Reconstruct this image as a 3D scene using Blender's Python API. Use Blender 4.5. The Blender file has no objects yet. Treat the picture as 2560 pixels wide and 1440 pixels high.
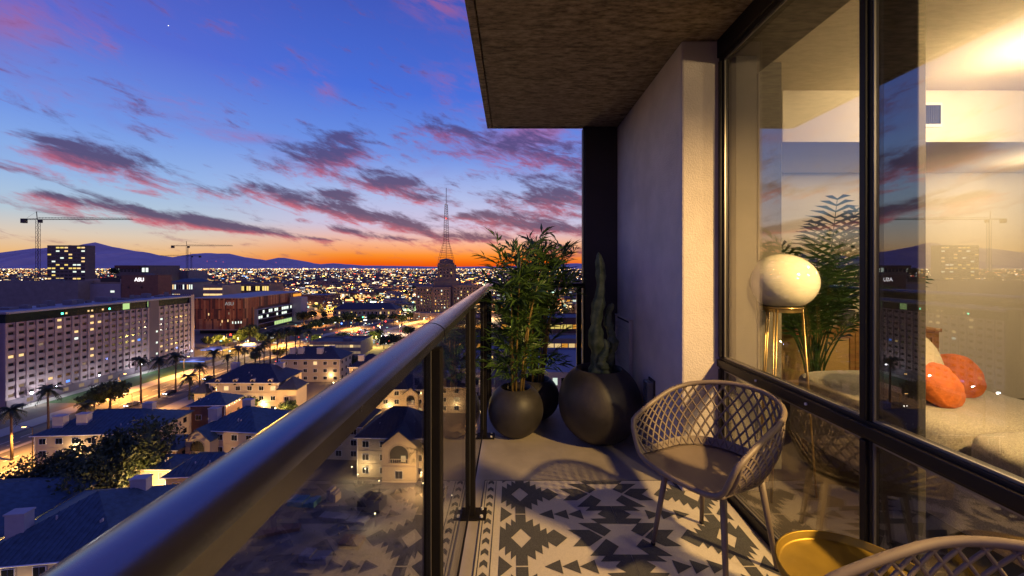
import bpy, bmesh, math, random
from mathutils import Vector, Matrix
R = math.radians
pi = math.pi
scene = bpy.context.scene
col = scene.collection

# ------------------------------------------------------------------ camera
F = 1020.0            # focal length in pixels of a 2560 px wide frame
HZ = 668.0            # image row of the horizon
EYE = 1.35            # eye height above the balcony floor
GZ = EYE - 50.0       # street level
cam_d = bpy.data.cameras.new('camera')
cam = bpy.data.objects.new('camera', cam_d)
col.objects.link(cam)
cam.location = (0, 0, EYE)
cam.rotation_euler = (pi / 2, 0, 0)
cam_d.sensor_width = 36
cam_d.lens = 36 * F / 2560
cam_d.shift_y = -(720 - HZ) / 2560
cam_d.clip_start = 0.05
cam_d.clip_end = 90000
scene.camera = cam

# ------------------------------------------------------------------ render look
vs = scene.view_settings
vs.view_transform = 'Standard'
vs.look = 'None'
vs.exposure = 0.0
vs.gamma = 1.0
vs.use_curve_mapping = False
scene.render.engine = 'CYCLES'
cy = scene.cycles
cy.use_denoising = True
try:
    cy.denoiser = 'OPENIMAGEDENOISE'
except Exception:
    pass
cy.max_bounces = 7
cy.diffuse_bounces = 3
cy.glossy_bounces = 4
cy.transmission_bounces = 4
cy.transparent_max_bounces = 16
cy.sample_clamp_indirect = 2.5
cy.caustics_reflective = False
cy.caustics_refractive = False
cy.use_light_tree = True


def s2l(c):
    """sRGB 0-255 -> linear"""
    out = []
    for v in c:
        v /= 255.0
        out.append(v / 12.92 if v <= 0.04045 else ((v + 0.055) / 1.055) ** 2.4)
    return tuple(out)


# ------------------------------------------------------------------ world: dusk sky with clouds
world = bpy.data.worlds.new('World')
scene.world = world
world.use_nodes = True
world.cycles.sampling_method = 'MANUAL'
world.cycles.sample_map_resolution = 512
wt = world.node_tree
wt.nodes.clear()


class NG:
    def __init__(s, t):
        s.t = t

    def n(s, kind, **kw):
        nd = s.t.nodes.new(kind)
        for k, v in kw.items():
            setattr(nd, k, v)
        return nd

    def put(s, sock, v):
        if isinstance(v, bpy.types.NodeSocket):
            s.t.links.new(v, sock)
        elif v is not None:
            sock.default_value = v

    def m(s, op, a, b=None, c=None, clamp=False):
        nd = s.n('ShaderNodeMath', operation=op)
        nd.use_clamp = clamp
        s.put(nd.inputs[0], a)
        if b is not None:
            s.put(nd.inputs[1], b)
        if c is not None:
            s.put(nd.inputs[2], c)
        return nd.outputs[0]

    def mix(s, f, a, b, mode='MIX'):
        nd = s.n('ShaderNodeMix', data_type='RGBA', blend_type=mode)
        s.put(nd.inputs[0], f)
        for sock, v in ((nd.inputs[6], a), (nd.inputs[7], b)):
            if isinstance(v, tuple) and len(v) == 3:
                v = v + (1,)
            s.put(sock, v)
        return nd.outputs[2]

    def ramp(s, f, stops, interp='LINEAR'):
        nd = s.n('ShaderNodeValToRGB')
        cr = nd.color_ramp
        cr.interpolation = interp
        while len(cr.elements) < len(stops):
            cr.elements.new(0.5)
        for e, (p, c) in zip(cr.elements, stops):
            e.position = p
            e.color = tuple(c) + (1,) if len(c) == 3 else c
        s.put(nd.inputs[0], f)
        return nd.outputs[0]

    def smooth(s, x, lo, hi):
        nd = s.n('ShaderNodeMapRange', interpolation_type='SMOOTHSTEP')
        s.put(nd.inputs[0], x)
        nd.inputs[1].default_value = lo
        nd.inputs[2].default_value = hi
        nd.inputs[3].default_value = 0
        nd.inputs[4].default_value = 1
        return nd.outputs[0]


def azel(x, y):
    """degrees of azimuth / elevation of a sky point"""
    dx, dz = (x - 1280) / F, (HZ - y) / F
    return math.degrees(math.atan(dx)), math.degrees(math.atan2(dz, math.hypot(1, dx)))


w = NG(wt)
tc = w.n('ShaderNodeTexCoord')
sep = w.n('ShaderNodeSeparateXYZ')
wt.links.new(tc.outputs['Generated'], sep.inputs[0])
X, Y, Z = sep.outputs
deg = 180 / pi
AZ = w.m('MULTIPLY', w.m('ARCTAN2', X, Y), deg)
EL = w.m('MULTIPLY', w.m('ARCSINE', Z), deg)
zc = w.m('ADD', w.m('MAXIMUM', Z, 0.0), 0.10)
comb = w.n('ShaderNodeCombineXYZ')
w.put(comb.inputs[0], w.m('DIVIDE', X, zc))
w.put(comb.inputs[1], w.m('DIVIDE', Y, zc))
PL = comb.outputs[0]
# (azimuth, elevation) plane for the streaky detail of the cloud banks
comb2 = w.n('ShaderNodeCombineXYZ')
w.put(comb2.inputs[0], w.m('ADD', w.m('MULTIPLY', AZ, 0.055), w.m('MULTIPLY', EL, 0.03)))
w.put(comb2.inputs[1], w.m('ADD', w.m('MULTIPLY', EL, 0.15), w.m('MULTIPLY', AZ, 0.028)))
AE = comb2.outputs[0]


def wnoise(vec, scale, detail, rough, dist=0.0, off=(0, 0, 0)):
    mp = w.n('ShaderNodeMapping')
    wt.links.new(vec, mp.inputs[0])
    mp.inputs[1].default_value = off
    nd = w.n('ShaderNodeTexNoise')
    wt.links.new(mp.outputs[0], nd.inputs['Vector'])
    nd.inputs['Scale'].default_value = scale
    nd.inputs['Detail'].default_value = detail
    nd.inputs['Roughness'].default_value = rough
    nd.inputs['Distortion'].default_value = dist
    return nd.outputs[0]


# clear-sky gradient, near the sunset and away from it
e01 = w.m('DIVIDE', w.m('MAXIMUM', EL, 0.0), 45.0)
near = w.ramp(e01, [(0.0, s2l((232, 78, 18))), (0.018, s2l((248, 112, 16))), (0.037, s2l((252, 146, 50))), (0.07, s2l((248, 180, 142))),
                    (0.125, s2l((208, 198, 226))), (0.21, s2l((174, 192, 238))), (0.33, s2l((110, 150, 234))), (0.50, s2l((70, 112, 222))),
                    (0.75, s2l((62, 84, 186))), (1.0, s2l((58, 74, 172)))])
far = w.ramp(e01, [(0.0, s2l((240, 168, 96))), (0.03, s2l((242, 190, 128))), (0.07, s2l((226, 206, 184))), (0.12, s2l((184, 204, 220))),
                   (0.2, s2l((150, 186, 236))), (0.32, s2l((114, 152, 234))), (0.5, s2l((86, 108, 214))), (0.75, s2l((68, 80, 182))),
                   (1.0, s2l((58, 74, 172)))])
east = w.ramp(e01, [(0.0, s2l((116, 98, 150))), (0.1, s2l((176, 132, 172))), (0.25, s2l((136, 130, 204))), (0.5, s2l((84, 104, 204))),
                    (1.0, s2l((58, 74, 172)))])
daz = w.m('ABSOLUTE', w.m('SUBTRACT', AZ, -8.0))
base = w.mix(w.smooth(daz, 12.0, 36.0), near, far)
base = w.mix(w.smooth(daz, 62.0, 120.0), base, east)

# cloud banks: (x0, y0, x1, y1, half width, weight)
BANKS = [
    (170, 380, 400, 435, 44, 1.2), (60, 345, 200, 385, 34, .8),
    (735, 405, 915, 375, 40, 1.15), (800, 350, 900, 330, 20, .8),
    (595, 458, 760, 505, 20, 1.0), (740, 500, 930, 545, 24, 1.15), (900, 532, 1095, 582, 24, 1.1),
    (875, 448, 1060, 468, 26, 1.25), (1000, 490, 1110, 505, 14, .85),
    (200, 505, 420, 542, 22, 1.1), (400, 540, 640, 575, 18, 1.0), (40, 470, 200, 500, 18, .9),
    (500, 470, 600, 492, 15, .75), (780, 478, 890, 492, 15, .85), (540, 565, 720, 585, 10, .85),
    (1030, 312, 1190, 328, 26, .85), (1180, 370, 1470, 385, 40, .82),
    (1250, 500, 1480, 485, 50, 1.0), (1140, 540, 1300, 545, 16, .95), (1110, 595, 1260, 600, 13, 1.05),
    (1240, 565, 1480, 575, 22, .95), (1340, 630, 1500, 622, 26, .75),
    (830, 570, 900, 582, 9, 1.0), (900, 588, 1050, 605, 9, .85), (720, 592, 860, 602, 7, .7), (1480, 420, 1680, 470, 50, 1.0), (1500, 540, 1800, 560, 40, 1.0),
]
HIGH = [(380, 215, 520, 280, 26, 1.0), (470, 180, 660, 195, 22, .9), (790, 180, 830, 250, 26, .9), (200, 85, 320, 125, 36, 1.0), (1030, 5, 1180, 20, 34, 1.1), (430, 330, 660, 345, 12, .8),
        (480, 20, 720, 130, 60, .75), (1080, 200, 1220, 260, 60, .8), (-60, 40, 160, 60, 60, .8), (60, 230, 200, 260, 24, .6), (1240, 350, 1480, 330, 60, .9)]
tot = None
und = None
soft = None
for (x0, y0, x1, y1, hw, wgt) in BANKS + HIGH:
    a0, b0 = azel(x0, y0)
    a1, b1 = azel(x1, y1)
    ca, cb = (a0 + a1) / 2, (b0 + b1) / 2
    L = math.hypot(a1 - a0, b1 - b0)
    ux, uy = (a1 - a0) / L, (b1 - b0) / L
    W = hw / F * deg * math.cos(R(ca)) ** 1
    da = w.m('SUBTRACT', AZ, ca)
    db = w.m('SUBTRACT', EL, cb)
    u = w.m('MULTIPLY_ADD', da, ux / (L * .62), w.m('MULTIPLY', db, uy / (L * .62)))
    v = w.m('MULTIPLY_ADD', da, -uy / W, w.m('MULTIPLY', db, ux / W))
    d2 = w.m('MULTIPLY_ADD', u, u, w.m('MULTIPLY', v, v))
    val = w.m('MULTIPLY', w.m('EXPONENT', w.m('MULTIPLY', d2, -1.1)), wgt)
    if (x0, y0, x1, y1, hw, wgt) in HIGH:
        soft = val if soft is None else w.m('ADD', soft, val)
        continue
    uv = w.m('MULTIPLY', val, v)
    tot = val if tot is None else w.m('ADD', tot, val)
    und = uv if und is None else w.m('ADD', und, uv)
n1 = wnoise(AE, 4.6, 6.5, .66, .35)
n2 = wnoise(PL, 1.1, 4.5, .58, .8, (3.1, 1.7, 0))
n3 = wnoise(AE, 14.0, 4, .66, .2, (1.0, 4.0, 0))
# wispy layer everywhere plus the banks
field = w.m('ADD', w.m('MULTIPLY', w.m('MINIMUM', tot, 1.25), 0.68), w.m('MULTIPLY', w.m('SUBTRACT', n1, 0.5), 2.3))
field = w.m('ADD', field, w.m('MULTIPLY', w.m('SUBTRACT', n2, 0.5), 0.75))
field = w.m('ADD', field, w.m('MULTIPLY', w.m('SUBTRACT', n3, 0.5), 0.5))
dens = w.smooth(field, 0.06, 0.72)
dens = w.m('MULTIPLY', dens, w.smooth(EL, 0.3, 2.2))
wisp = w.m('MULTIPLY', w.smooth(n2, 0.48, 0.78), w.smooth(EL, 3.0, 14.0))
pinkness = w.m('MULTIPLY_ADD', w.m('DIVIDE', und, w.m('ADD', tot, 0.12)), -0.62, w.m('MULTIPLY', w.m('SUBTRACT', n3, 0.5), 0.9))
pink01 = w.smooth(w.m('SUBTRACT', pinkness, w.m('MULTIPLY', w.m('SUBTRACT', field, 0.45), 0.35)), -0.22, 0.62)
hi01 = w.smooth(EL, 6.0, 22.0)
darkc = w.mix(hi01, s2l((84, 66, 104)), s2l((72, 72, 136)))
pinkc = w.mix(hi01, s2l((206, 94, 112)), s2l((168, 92, 146)))
cc = w.mix(pink01, darkc, pinkc)
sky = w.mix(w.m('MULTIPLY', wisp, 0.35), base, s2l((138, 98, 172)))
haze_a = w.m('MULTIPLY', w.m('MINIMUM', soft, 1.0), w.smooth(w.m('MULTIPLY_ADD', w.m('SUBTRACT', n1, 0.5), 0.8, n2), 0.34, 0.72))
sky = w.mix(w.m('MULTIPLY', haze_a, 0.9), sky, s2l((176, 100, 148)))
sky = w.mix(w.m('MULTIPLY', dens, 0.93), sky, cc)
# faint physical sky under it
SUN_AZ, SUN_EL = -6.0, 0.6
nis = w.n('ShaderNodeTexSky', sky_type='NISHITA')
nis.sun_disc = False
nis.sun_elevation = R(SUN_EL)
nis.sun_rotation = R(SUN_AZ)
nis.air_density = 1.0
nis.dust_density = 2.0
bg1 = w.n('ShaderNodeBackground')
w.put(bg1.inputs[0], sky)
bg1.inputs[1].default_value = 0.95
bg2 = w.n('ShaderNodeBackground')
w.put(bg2.inputs[0], nis.outputs[0])
bg2.inputs[1].default_value = 0.008
add = w.n('ShaderNodeAddShader')
wt.links.new(bg1.outputs[0], add.inputs[0])
wt.links.new(bg2.outputs[0], add.inputs[1])
out = w.n('ShaderNodeOutputWorld')
wt.links.new(add.outputs[0], out.inputs[0])

# the sun has just set: only a trace of its light is left
sun_d = bpy.data.lights.new('sun', 'SUN')
sun_d.energy = 0.06
sun_d.angle = R(12)
sun_d.color = (1.0, .55, .3)
sun = bpy.data.objects.new('sun', sun_d)
col.objects.link(sun)
dv = Vector((math.sin(R(SUN_AZ)) * math.cos(R(SUN_EL)), math.cos(R(SUN_AZ)) * math.cos(R(SUN_EL)), math.sin(R(SUN_EL))))
sun.rotation_euler = (-dv).to_track_quat('-Z', 'Y').to_euler()


# ------------------------------------------------------------------ helpers
def at(x, y, D):
    """point of the place seen at picture position (x, y), D metres ahead"""
    return Vector(((x - 1280) * D / F, D, EYE - (y - HZ) * D / F))


def gp(x, y):
    """street-level point under picture position (x, y)"""
    D = (EYE - GZ) * F / (y - HZ)
    return Vector(((x - 1280) * D / F, D, GZ))


def tag(o, label=None, cat=None, group=None, kind=None):
    if label:
        o['label'] = label
    if cat:
        o['category'] = cat
    if group:
        o['group'] = group
    if kind:
        o['kind'] = kind
    return o


def empty(name, loc=(0, 0, 0), rz=0.0, label=None, cat=None, group=None):
    o = bpy.data.objects.new(name, None)
    col.objects.link(o)
    o.location = loc
    o.rotation_euler = (0, 0, rz)
    o.empty_display_size = .2
    return tag(o, label, cat, group)


def copy_tree(o, parent=None):
    c = o.copy()
    col.objects.link(c)
    c.parent = parent
    for ch in o.children:
        copy_tree(ch, c)
    return c


class MB:
    """collects shapes into one mesh"""

    def __init__(s):
        s.v, s.f, s.mi = [], [], []

    def add(s, vs_, fs_, mi=0):
        o = len(s.v)
        s.v += [tuple(p) for p in vs_]
        s.f += [tuple(i + o for i in f) for f in fs_]
        s.mi += [mi] * len(fs_)
        return s

    def bx(s, x0, x1, y0, y1, z0, z1, mi=0):
        return s.add([(x0, y0, z0), (x1, y0, z0), (x1, y1, z0), (x0, y1, z0), (x0, y0, z1), (x1, y0, z1), (x1, y1, z1), (x0, y1, z1)],
                     [(0, 3, 2, 1), (4, 5, 6, 7), (0, 1, 5, 4), (1, 2, 6, 5), (2, 3, 7, 6), (3, 0, 4, 7)], mi)

    def tube(s, pts, rad, n=8, caps=True, mi=0, closed=False):
        pts = [Vector(p) for p in pts]
        N = len(pts)
        if not hasattr(rad, '__len__'):
            rad = [rad] * N
        vs_, fs_ = [], []
        up = None
        for i, p in enumerate(pts):
            if closed:
                t = pts[(i + 1) % N] - pts[i - 1]
            else:
                t = pts[min(i + 1, N - 1)] - pts[max(i - 1, 0)]
            t.normalize()
            if up is None:
                up = Vector((0, 0, 1)) if abs(t.z) < .9 else Vector((1, 0, 0))
            a = t.cross(up)
            a.normalize()
            b = a.cross(t)
            up = b
            for k in range(n):
                an = 2 * pi * k / n
                vs_.append(p + (a * math.cos(an) + b * math.sin(an)) * rad[i])
        for i in range(N if closed else N - 1):
            j = (i + 1) % N
            for k in range(n):
                k2 = (k + 1) % n
                fs_.append((i * n + k, i * n + k2, j * n + k2, j * n + k))
        if caps and not closed:
            fs_.append(tuple(range(n - 1, -1, -1)))
            fs_.append(tuple((N - 1) * n + k for k in range(n)))
        return s.add(vs_, fs_, mi)

    def lathe(s, prof, n=32, c=(0, 0, 0), mi=0, capb=False, capt=False):
        vs_, fs_ = [], []
        for (r, z) in prof:
            for k in range(n):
                a = 2 * pi * k / n
                vs_.append((c[0] + r * math.cos(a), c[1] + r * math.sin(a), c[2] + z))
        for i in range(len(prof) - 1):
            for k in range(n):
                k2 = (k + 1) % n
                fs_.append((i * n + k, i * n + k2, (i + 1) * n + k2, (i + 1) * n + k))
        if capb:
            fs_.append(tuple(range(n - 1, -1, -1)))
        if capt:
            fs_.append(tuple((len(prof) - 1) * n + k for k in range(n)))
        return s.add(vs_, fs_, mi)

    def prism(s, poly, z0, z1, mi=0, top_only=False):
        n = len(poly)
        if top_only:
            return s.add([(x, y, z1) for x, y in poly], [tuple(range(n))], mi)
        vs_ = [(x, y, z0) for x, y in poly] + [(x, y, z1) for x, y in poly]
        fs_ = [tuple(range(n - 1, -1, -1)), tuple(range(n, 2 * n))]
        fs_ += [(i, (i + 1) % n, n + (i + 1) % n, n + i) for i in range(n)]
        return s.add(vs_, fs_, mi)

    def mesh(s, name, mats, smooth=False):
        me = bpy.data.meshes.new(name)
        me.from_pydata(s.v, [], s.f)
        if not isinstance(mats, (list, tuple)):
            mats = [mats]
        for m_ in mats:
            me.materials.append(m_)
        if len(mats) > 1:
            me.polygons.foreach_set('material_index', s.mi)
        if smooth:
            me.polygons.foreach_set('use_smooth', [True] * len(me.polygons))
        me.update()
        return me

    def build(s, name, mats, parent=None, smooth=False, bevel=0.0, loc=None, kind=None, fixn=False, seg=2):
        me = s.mesh(name, mats, smooth)
        if fixn or bevel:
            bm = bmesh.new()
            bm.from_mesh(me)
            bmesh.ops.recalc_face_normals(bm, faces=bm.faces)
            if bevel:
                ed = [e for e in bm.edges if len(e.link_faces) == 2 and e.calc_face_angle(0) > .6]
                bmesh.ops.bevel(bm, geom=ed, offset=bevel, segments=seg, affect='EDGES', profile=.5)
            bm.to_mesh(me)
            bm.free()
        o = bpy.data.objects.new(name, me)
        col.objects.link(o)
        o.parent = parent
        if loc is not None:
            o.location = loc
        if kind:
            o['kind'] = kind
        return o


def inst(me, name, parent, loc=(0, 0, 0), scale=(1, 1, 1), rz=0.0, rot=None):
    o = bpy.data.objects.new(name, me)
    col.objects.link(o)
    o.parent = parent
    o.location = loc
    o.scale = scale
    o.rotation_euler = rot if rot is not None else (0, 0, rz)
    return o


_cubes = {}


def cube(m_):
    """unit cube mesh, base at z = 0, shared by everything of one material"""
    if m_.name not in _cubes:
        _cubes[m_.name] = MB().bx(-.5, .5, -.5, .5, 0, 1).mesh('block', m_)
    return _cubes[m_.name]


def blk(name, m_, parent, x0, x1, y0, y1, z0, z1):
    return inst(cube(m_), name, parent, ((x0 + x1) / 2, (y0 + y1) / 2, z0), (x1 - x0, y1 - y0, z1 - z0))


# ------------------------------------------------------------------ materials
def mat(name, c, rough=.7, metal=0.0, var=0.0, vscale=5.0, bump=0.0, bscale=60.0, spec=.5, coat=0.0, c2=None, stretch=(1, 1, 1), detail=6, sheen=0.0, bdist=.02, rw=(.3, .7)):
    m_ = bpy.data.materials.new(name)
    m_.use_nodes = True
    t = m_.node_tree
    g = NG(t)
    p = t.nodes['Principled BSDF']
    p.inputs['Roughness'].default_value = rough
    p.inputs['Metallic'].default_value = metal
    p.inputs['Specular IOR Level'].default_value = spec
    p.inputs['Coat Weight'].default_value = coat
    p.inputs['Sheen Weight'].default_value = sheen
    p.inputs['Base Color'].default_value = tuple(c) + (1,)
    if var or bump or c2:
        geo = g.n('ShaderNodeNewGeometry')
        mp = g.n('ShaderNodeMapping')
        t.links.new(geo.outputs['Position'], mp.inputs[0])
        mp.inputs[3].default_value = stretch
    if var or c2:
        nz = g.n('ShaderNodeTexNoise')
        t.links.new(mp.outputs[0], nz.inputs['Vector'])
        nz.inputs['Scale'].default_value = vscale
        nz.inputs['Detail'].default_value = detail
        nz.inputs['Roughness'].default_value = .6
        a = tuple(max(0, v * (1 - var)) for v in c)
        b = c2 if c2 else tuple(min(1, v * (1 + var)) for v in c)
        rc = g.ramp(nz.outputs[0], [(rw[0], a), (rw[1], b)])
        t.links.new(rc, p.inputs['Base Color'])
        rr = g.n('ShaderNodeMapRange')
        t.links.new(nz.outputs[0], rr.inputs[0])
        rr.inputs[3].default_value = max(0, rough - .08)
        rr.inputs[4].default_value = min(1, rough + .08)
        t.links.new(rr.outputs[0], p.inputs['Roughness'])
    if bump:
        nb = g.n('ShaderNodeTexNoise')
        t.links.new(mp.outputs[0], nb.inputs['Vector'])
        nb.inputs['Scale'].default_value = bscale
        nb.inputs['Detail'].default_value = 5
        bp = g.n('ShaderNodeBump')
        bp.inputs['Strength'].default_value = bump
        bp.inputs['Distance'].default_value = bdist
        t.links.new(nb.outputs[0], bp.inputs['Height'])
        t.links.new(bp.outputs[0], p.inputs['Normal'])
    return m_


def lamp_mat(name, c, strength, sample=False):
    m_ = bpy.data.materials.new(name)
    m_.use_nodes = True
    t = m_.node_tree
    t.nodes.clear()
    g = NG(t)
    e = g.n('ShaderNodeEmission')
    e.inputs[0].default_value = tuple(c) + (1,)
    e.inputs[1].default_value = strength
    o = g.n('ShaderNodeOutputMaterial')
    t.links.new(e.outputs[0], o.inputs[0])
    if not sample:
        m_.cycles.emission_sampling = 'NONE'
    return m_


def glass_mat(name, tint, ior, rough=0.0):
    """thin pane: part mirror, part see-through, by Fresnel"""
    m_ = bpy.data.materials.new(name)
    m_.use_nodes = True
    t = m_.node_tree
    t.nodes.clear()
    g = NG(t)
    geo = g.n('ShaderNodeNewGeometry')
    dot = g.n('ShaderNodeVectorMath', operation='DOT_PRODUCT')
    t.links.new(geo.outputs['Normal'], dot.inputs[0])
    t.links.new(geo.outputs['Incoming'], dot.inputs[1])
    f0 = ((ior - 1) / (ior + 1)) ** 2
    fac = g.m('MULTIPLY_ADD', g.m('POWER', g.m('SUBTRACT', 1.0, g.m('ABSOLUTE', dot.outputs['Value'])), 5.0), 1 - f0, f0)
    tr = g.n('ShaderNodeBsdfTransparent')
    tr.inputs[0].default_value = tuple(tint) + (1,)
    gl = g.n('ShaderNodeBsdfGlossy')
    gl.inputs['Roughness'].default_value = rough
    mx = g.n('ShaderNodeMixShader')
    t.links.new(fac, mx.inputs[0])
    t.links.new(tr.outputs[0], mx.inputs[1])
    t.links.new(gl.outputs[0], mx.inputs[2])
    o = g.n('ShaderNodeOutputMaterial')
    t.links.new(mx.outputs[0], o.inputs[0])
    return m_


def point(name, loc, power, color, size=.1, parent=None):
    d = bpy.data.lights.new(name, 'POINT')
    d.energy = power
    d.color = color
    d.shadow_soft_size = size
    o = bpy.data.objects.new(name, d)
    col.objects.link(o)
    o.location = loc
    o.parent = parent
    return o


M = {}
M['bronze'] = mat('dark_bronze_paint', (.010, .008, .007), .55, metal=.0, var=.3, vscale=3, coat=.0, spec=.18)
M['railcap'] = mat('rail_paint', (.014, .012, .014), .24, metal=.0, var=.4, vscale=9.0, bump=.012, bscale=160, coat=.0)
M['railcap'].node_tree.nodes['Principled BSDF'].inputs['IOR'].default_value = 3.7
M['frame'] = mat('window_frame_paint', (.014, .011, .011), .45, var=.2, vscale=4, spec=.3)
M['conc_floor'] = mat('balcony_concrete', (.40, .345, .265), .6, var=.22, vscale=2.4, bump=.08, bscale=60)
M['stucco'] = mat('pale_stucco', (.68, .60, .54), .85, var=.12, vscale=3.5, bump=.42, bscale=110, bdist=.012)
M['pier'] = mat('dark_pier_paint', (.035, .028, .026), .6, var=.2, vscale=2)
M['gunmetal'] = mat('planter_black', (.036, .032, .029), .5, var=.4, vscale=5, bump=.1, bscale=40, bdist=.01)
M['soil'] = mat('potting_soil', (.02, .014, .01), .95, var=.4, vscale=40, bump=.6, bscale=80)
M['taupe'] = mat('taupe_plastic', (.205, .16, .128), .48, var=.05, vscale=8, bump=.03, bscale=400)
M['gold'] = mat('gold_metal', (.34, .22, .03), .45, metal=.75, var=.1, vscale=9)
M['brass'] = mat('brass', (.60, .42, .18), .32, metal=1.0)
M['leaf'] = mat('bamboo_leaf', (.05, .115, .022), .45, var=.45, vscale=14, c2=(.12, .22, .04), spec=.4)
M['cane'] = mat('bamboo_cane', (.28, .19, .06), .4, var=.4, vscale=12)
M['palmleaf'] = mat('palm_leaf', (.03, .075, .02), .45, var=.35, vscale=10)
M['cactus'] = mat('cactus_skin', (.055, .10, .035), .6, var=.4, vscale=16, c2=(.17, .20, .09), bump=.2, bscale=60)
M['rug_light'] = mat('rug_cream', (.62, .54, .42), .95, var=.10, vscale=160, bump=.6, bscale=500, sheen=.2, bdist=.004)
M['rug_dark'] = mat('rug_charcoal', (.022, .022, .024), .95, var=.6, vscale=260, bump=.6, bscale=500, c2=(.085, .08, .072), sheen=.2, bdist=.004)
M['plaster'] = mat('room_plaster', (.66, .60, .50), .8, var=.03, vscale=3)
M['ceil_in'] = mat('room_ceiling', (.62, .55, .43), .85, var=.04, vscale=2)
M['conc_in'] = mat('room_concrete', (.12, .108, .09), .75, var=.25, vscale=4, bump=.1, bscale=40)
M['conc_dark'] = mat('pier_concrete', (.012, .010, .010), .75, var=.25, vscale=5, stretch=(1, 1, 3))
M['wood'] = mat('oak_wood', (.36, .17, .05), .42, var=.25, vscale=5, stretch=(1, 1, 9))
M['canework'] = mat('cane_webbing', (.62, .38, .13), .6, var=.45, vscale=120)
M['sofa'] = mat('sofa_fabric', (.36, .33, .28), .95, var=.35, vscale=140, bump=.5, bscale=300, sheen=.3, bdist=.005)
M['cream'] = mat('cream_fabric', (.50, .45, .36), .95, var=.1, vscale=90, bump=.4, bscale=260, bdist=.004)
M['orange'] = mat('orange_velvet', (.52, .13, .018), .85, var=.3, vscale=10, bump=.5, bscale=30, bdist=.02)
M['opal'] = mat('opal_glass', (.80, .77, .68), .12, spec=.6, coat=.5)
M['vase'] = mat('brown_ceramic', (.06, .028, .018), .35, var=.2, vscale=6)
M['pot'] = mat('grey_pot', (.055, .055, .065), .6, var=.1)
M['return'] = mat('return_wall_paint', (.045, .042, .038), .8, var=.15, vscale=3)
M['white'] = mat('white_metal', (.75, .73, .70), .5)
M['black'] = mat('black_rubber', (.008, .008, .008), .6)
M['pane'] = glass_mat('window_glass', (.97, .975, .965), 2.45)
M['rail_pane'] = glass_mat('railing_glass', (.82, .84, .84), 1.42)
M['floor_in'] = mat('room_floor', (.035, .025, .018), .5, var=.3, vscale=4, stretch=(1, 6, 1))
# ================================================================== BALCONY
CEIL = 2.711
WALLX = 1.02
GLX = 1.24          # outer face of the window frames
M['board'] = mat('board_formed_concrete', (.10, .073, .048), .8, vscale=5.0, stretch=(3.0, 8.5, 1), detail=14, c2=(.46, .37, .26), bump=.8, bscale=14, bdist=.02, rw=(.34, .66))


def struct(o):
    o['kind'] = 'structure'
    return o


# floor slab
struct(MB().bx(-.285, GLX + .02, -1.6, 4.06, -.22, 0).build('balcony_floor', M['conc_floor'], bevel=.006))
# ceiling: edge beam with a drip groove, formwork panels with open joints
cl = struct(MB().bx(-.234, 1.62, -1.6, 3.99, CEIL + .03, CEIL + .26).build('balcony_ceiling', M['board']))
MB().bx(-.242, -.196, -1.6, 3.998, CEIL - .004, CEIL + .265).build('edge_strip', M['board'], cl, bevel=.004)
for (ya, yb) in ((-1.6, .2), (.204, 1.32), (1.324, 2.52), (2.525, 3.96)):
    MB().bx(-.186, 1.62 if yb < 2.5 else WALLX + .3, ya, yb, CEIL, CEIL + .031).build('panel', M['board'], cl, bevel=.003)
MB().bx(-.196, WALLX + .3, 3.962, 3.996, CEIL - .006, CEIL + .262).build('edge_strip', M['board'], cl, bevel=.004)

# stucco wall with its return that faces the camera
wl = struct(MB().bx(WALLX, 1.30, 2.448, 4.03, 0, CEIL - .001).build('wall_right', M['stucco'], bevel=.012))
# dark pier at the far end
struct(MB().bx(.704, WALLX - .003, 3.94, 4.05, 0, CEIL - .006).bx(.690, .704, 3.955, 4.045, 0, CEIL - .006).build('end_pier', M['pier'], bevel=.004))

# louvred vent on the wall
vt = empty('wall_vent', (WALLX, 3.66, .12), 0, 'dark louvred vent low on the stucco wall behind the cactus', 'vent')
MB().bx(-.012, -.002, -.20, .24, 0, .76).build('backing', M['pier'], vt)
MB().bx(-.03, -.002, -.215, -.20, 0, .78).bx(-.03, -.002, .24, .255, 0, .78).bx(-.034, -.002, -.215, .255, .772, .785).build('frame', M['stucco'], vt)
slat = MB().add([(-.03, -.2, 0), (-.012, -.2, .02), (-.012, .24, .02), (-.03, .24, 0), (-.03, -.2, .004), (-.012, -.2, .024), (-.012, .24, .024), (-.03, .24, .004)],
                [(0, 3, 2, 1), (4, 5, 6, 7), (0, 1, 5, 4), (1, 2, 6, 5), (2, 3, 7, 6), (3, 0, 4, 7)]).mesh('slat', M['stucco'])
for i in range(24):
    inst(slat, 'slat', vt, (0, 0, .01 + i * .031))
# weatherproof outlet
ob = empty('outlet_cover', (WALLX, 2.96, .36), 0, 'clear weatherproof outlet cover low on the stucco wall', 'outlet')
MB().bx(-.055, -.001, -.05, .05, 0, .17).build('cover', mat('outlet_plastic', (.12, .12, .13), .2, coat=.5), ob, bevel=.014, seg=3)
MB().bx(-.012, -.0005, -.062, .062, -.012, .182).build('back_plate', M['pier'], ob, bevel=.004)

# ---- railing along the left side
rail = empty('side_railing', (-.224, 0, 0), 0, 'long dark bronze railing with rounded handrail and clear glass panels', 'railing')


def cap_profile():
    hw, rise, zb = .0365, .0185, 1.177
    Rr = (hw * hw + rise * rise) / (2 * rise)
    half = math.asin(hw / Rr)
    pr = []
    for k in range(15):
        a = half * (1 - 2 * k / 14)
        pr.append((Rr * math.sin(a), zb + rise - Rr + Rr * math.cos(a)))
    pr += [(-hw, 1.156), (-.030, 1.153), (.030, 1.153), (hw, 1.156)]
    return pr


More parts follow.
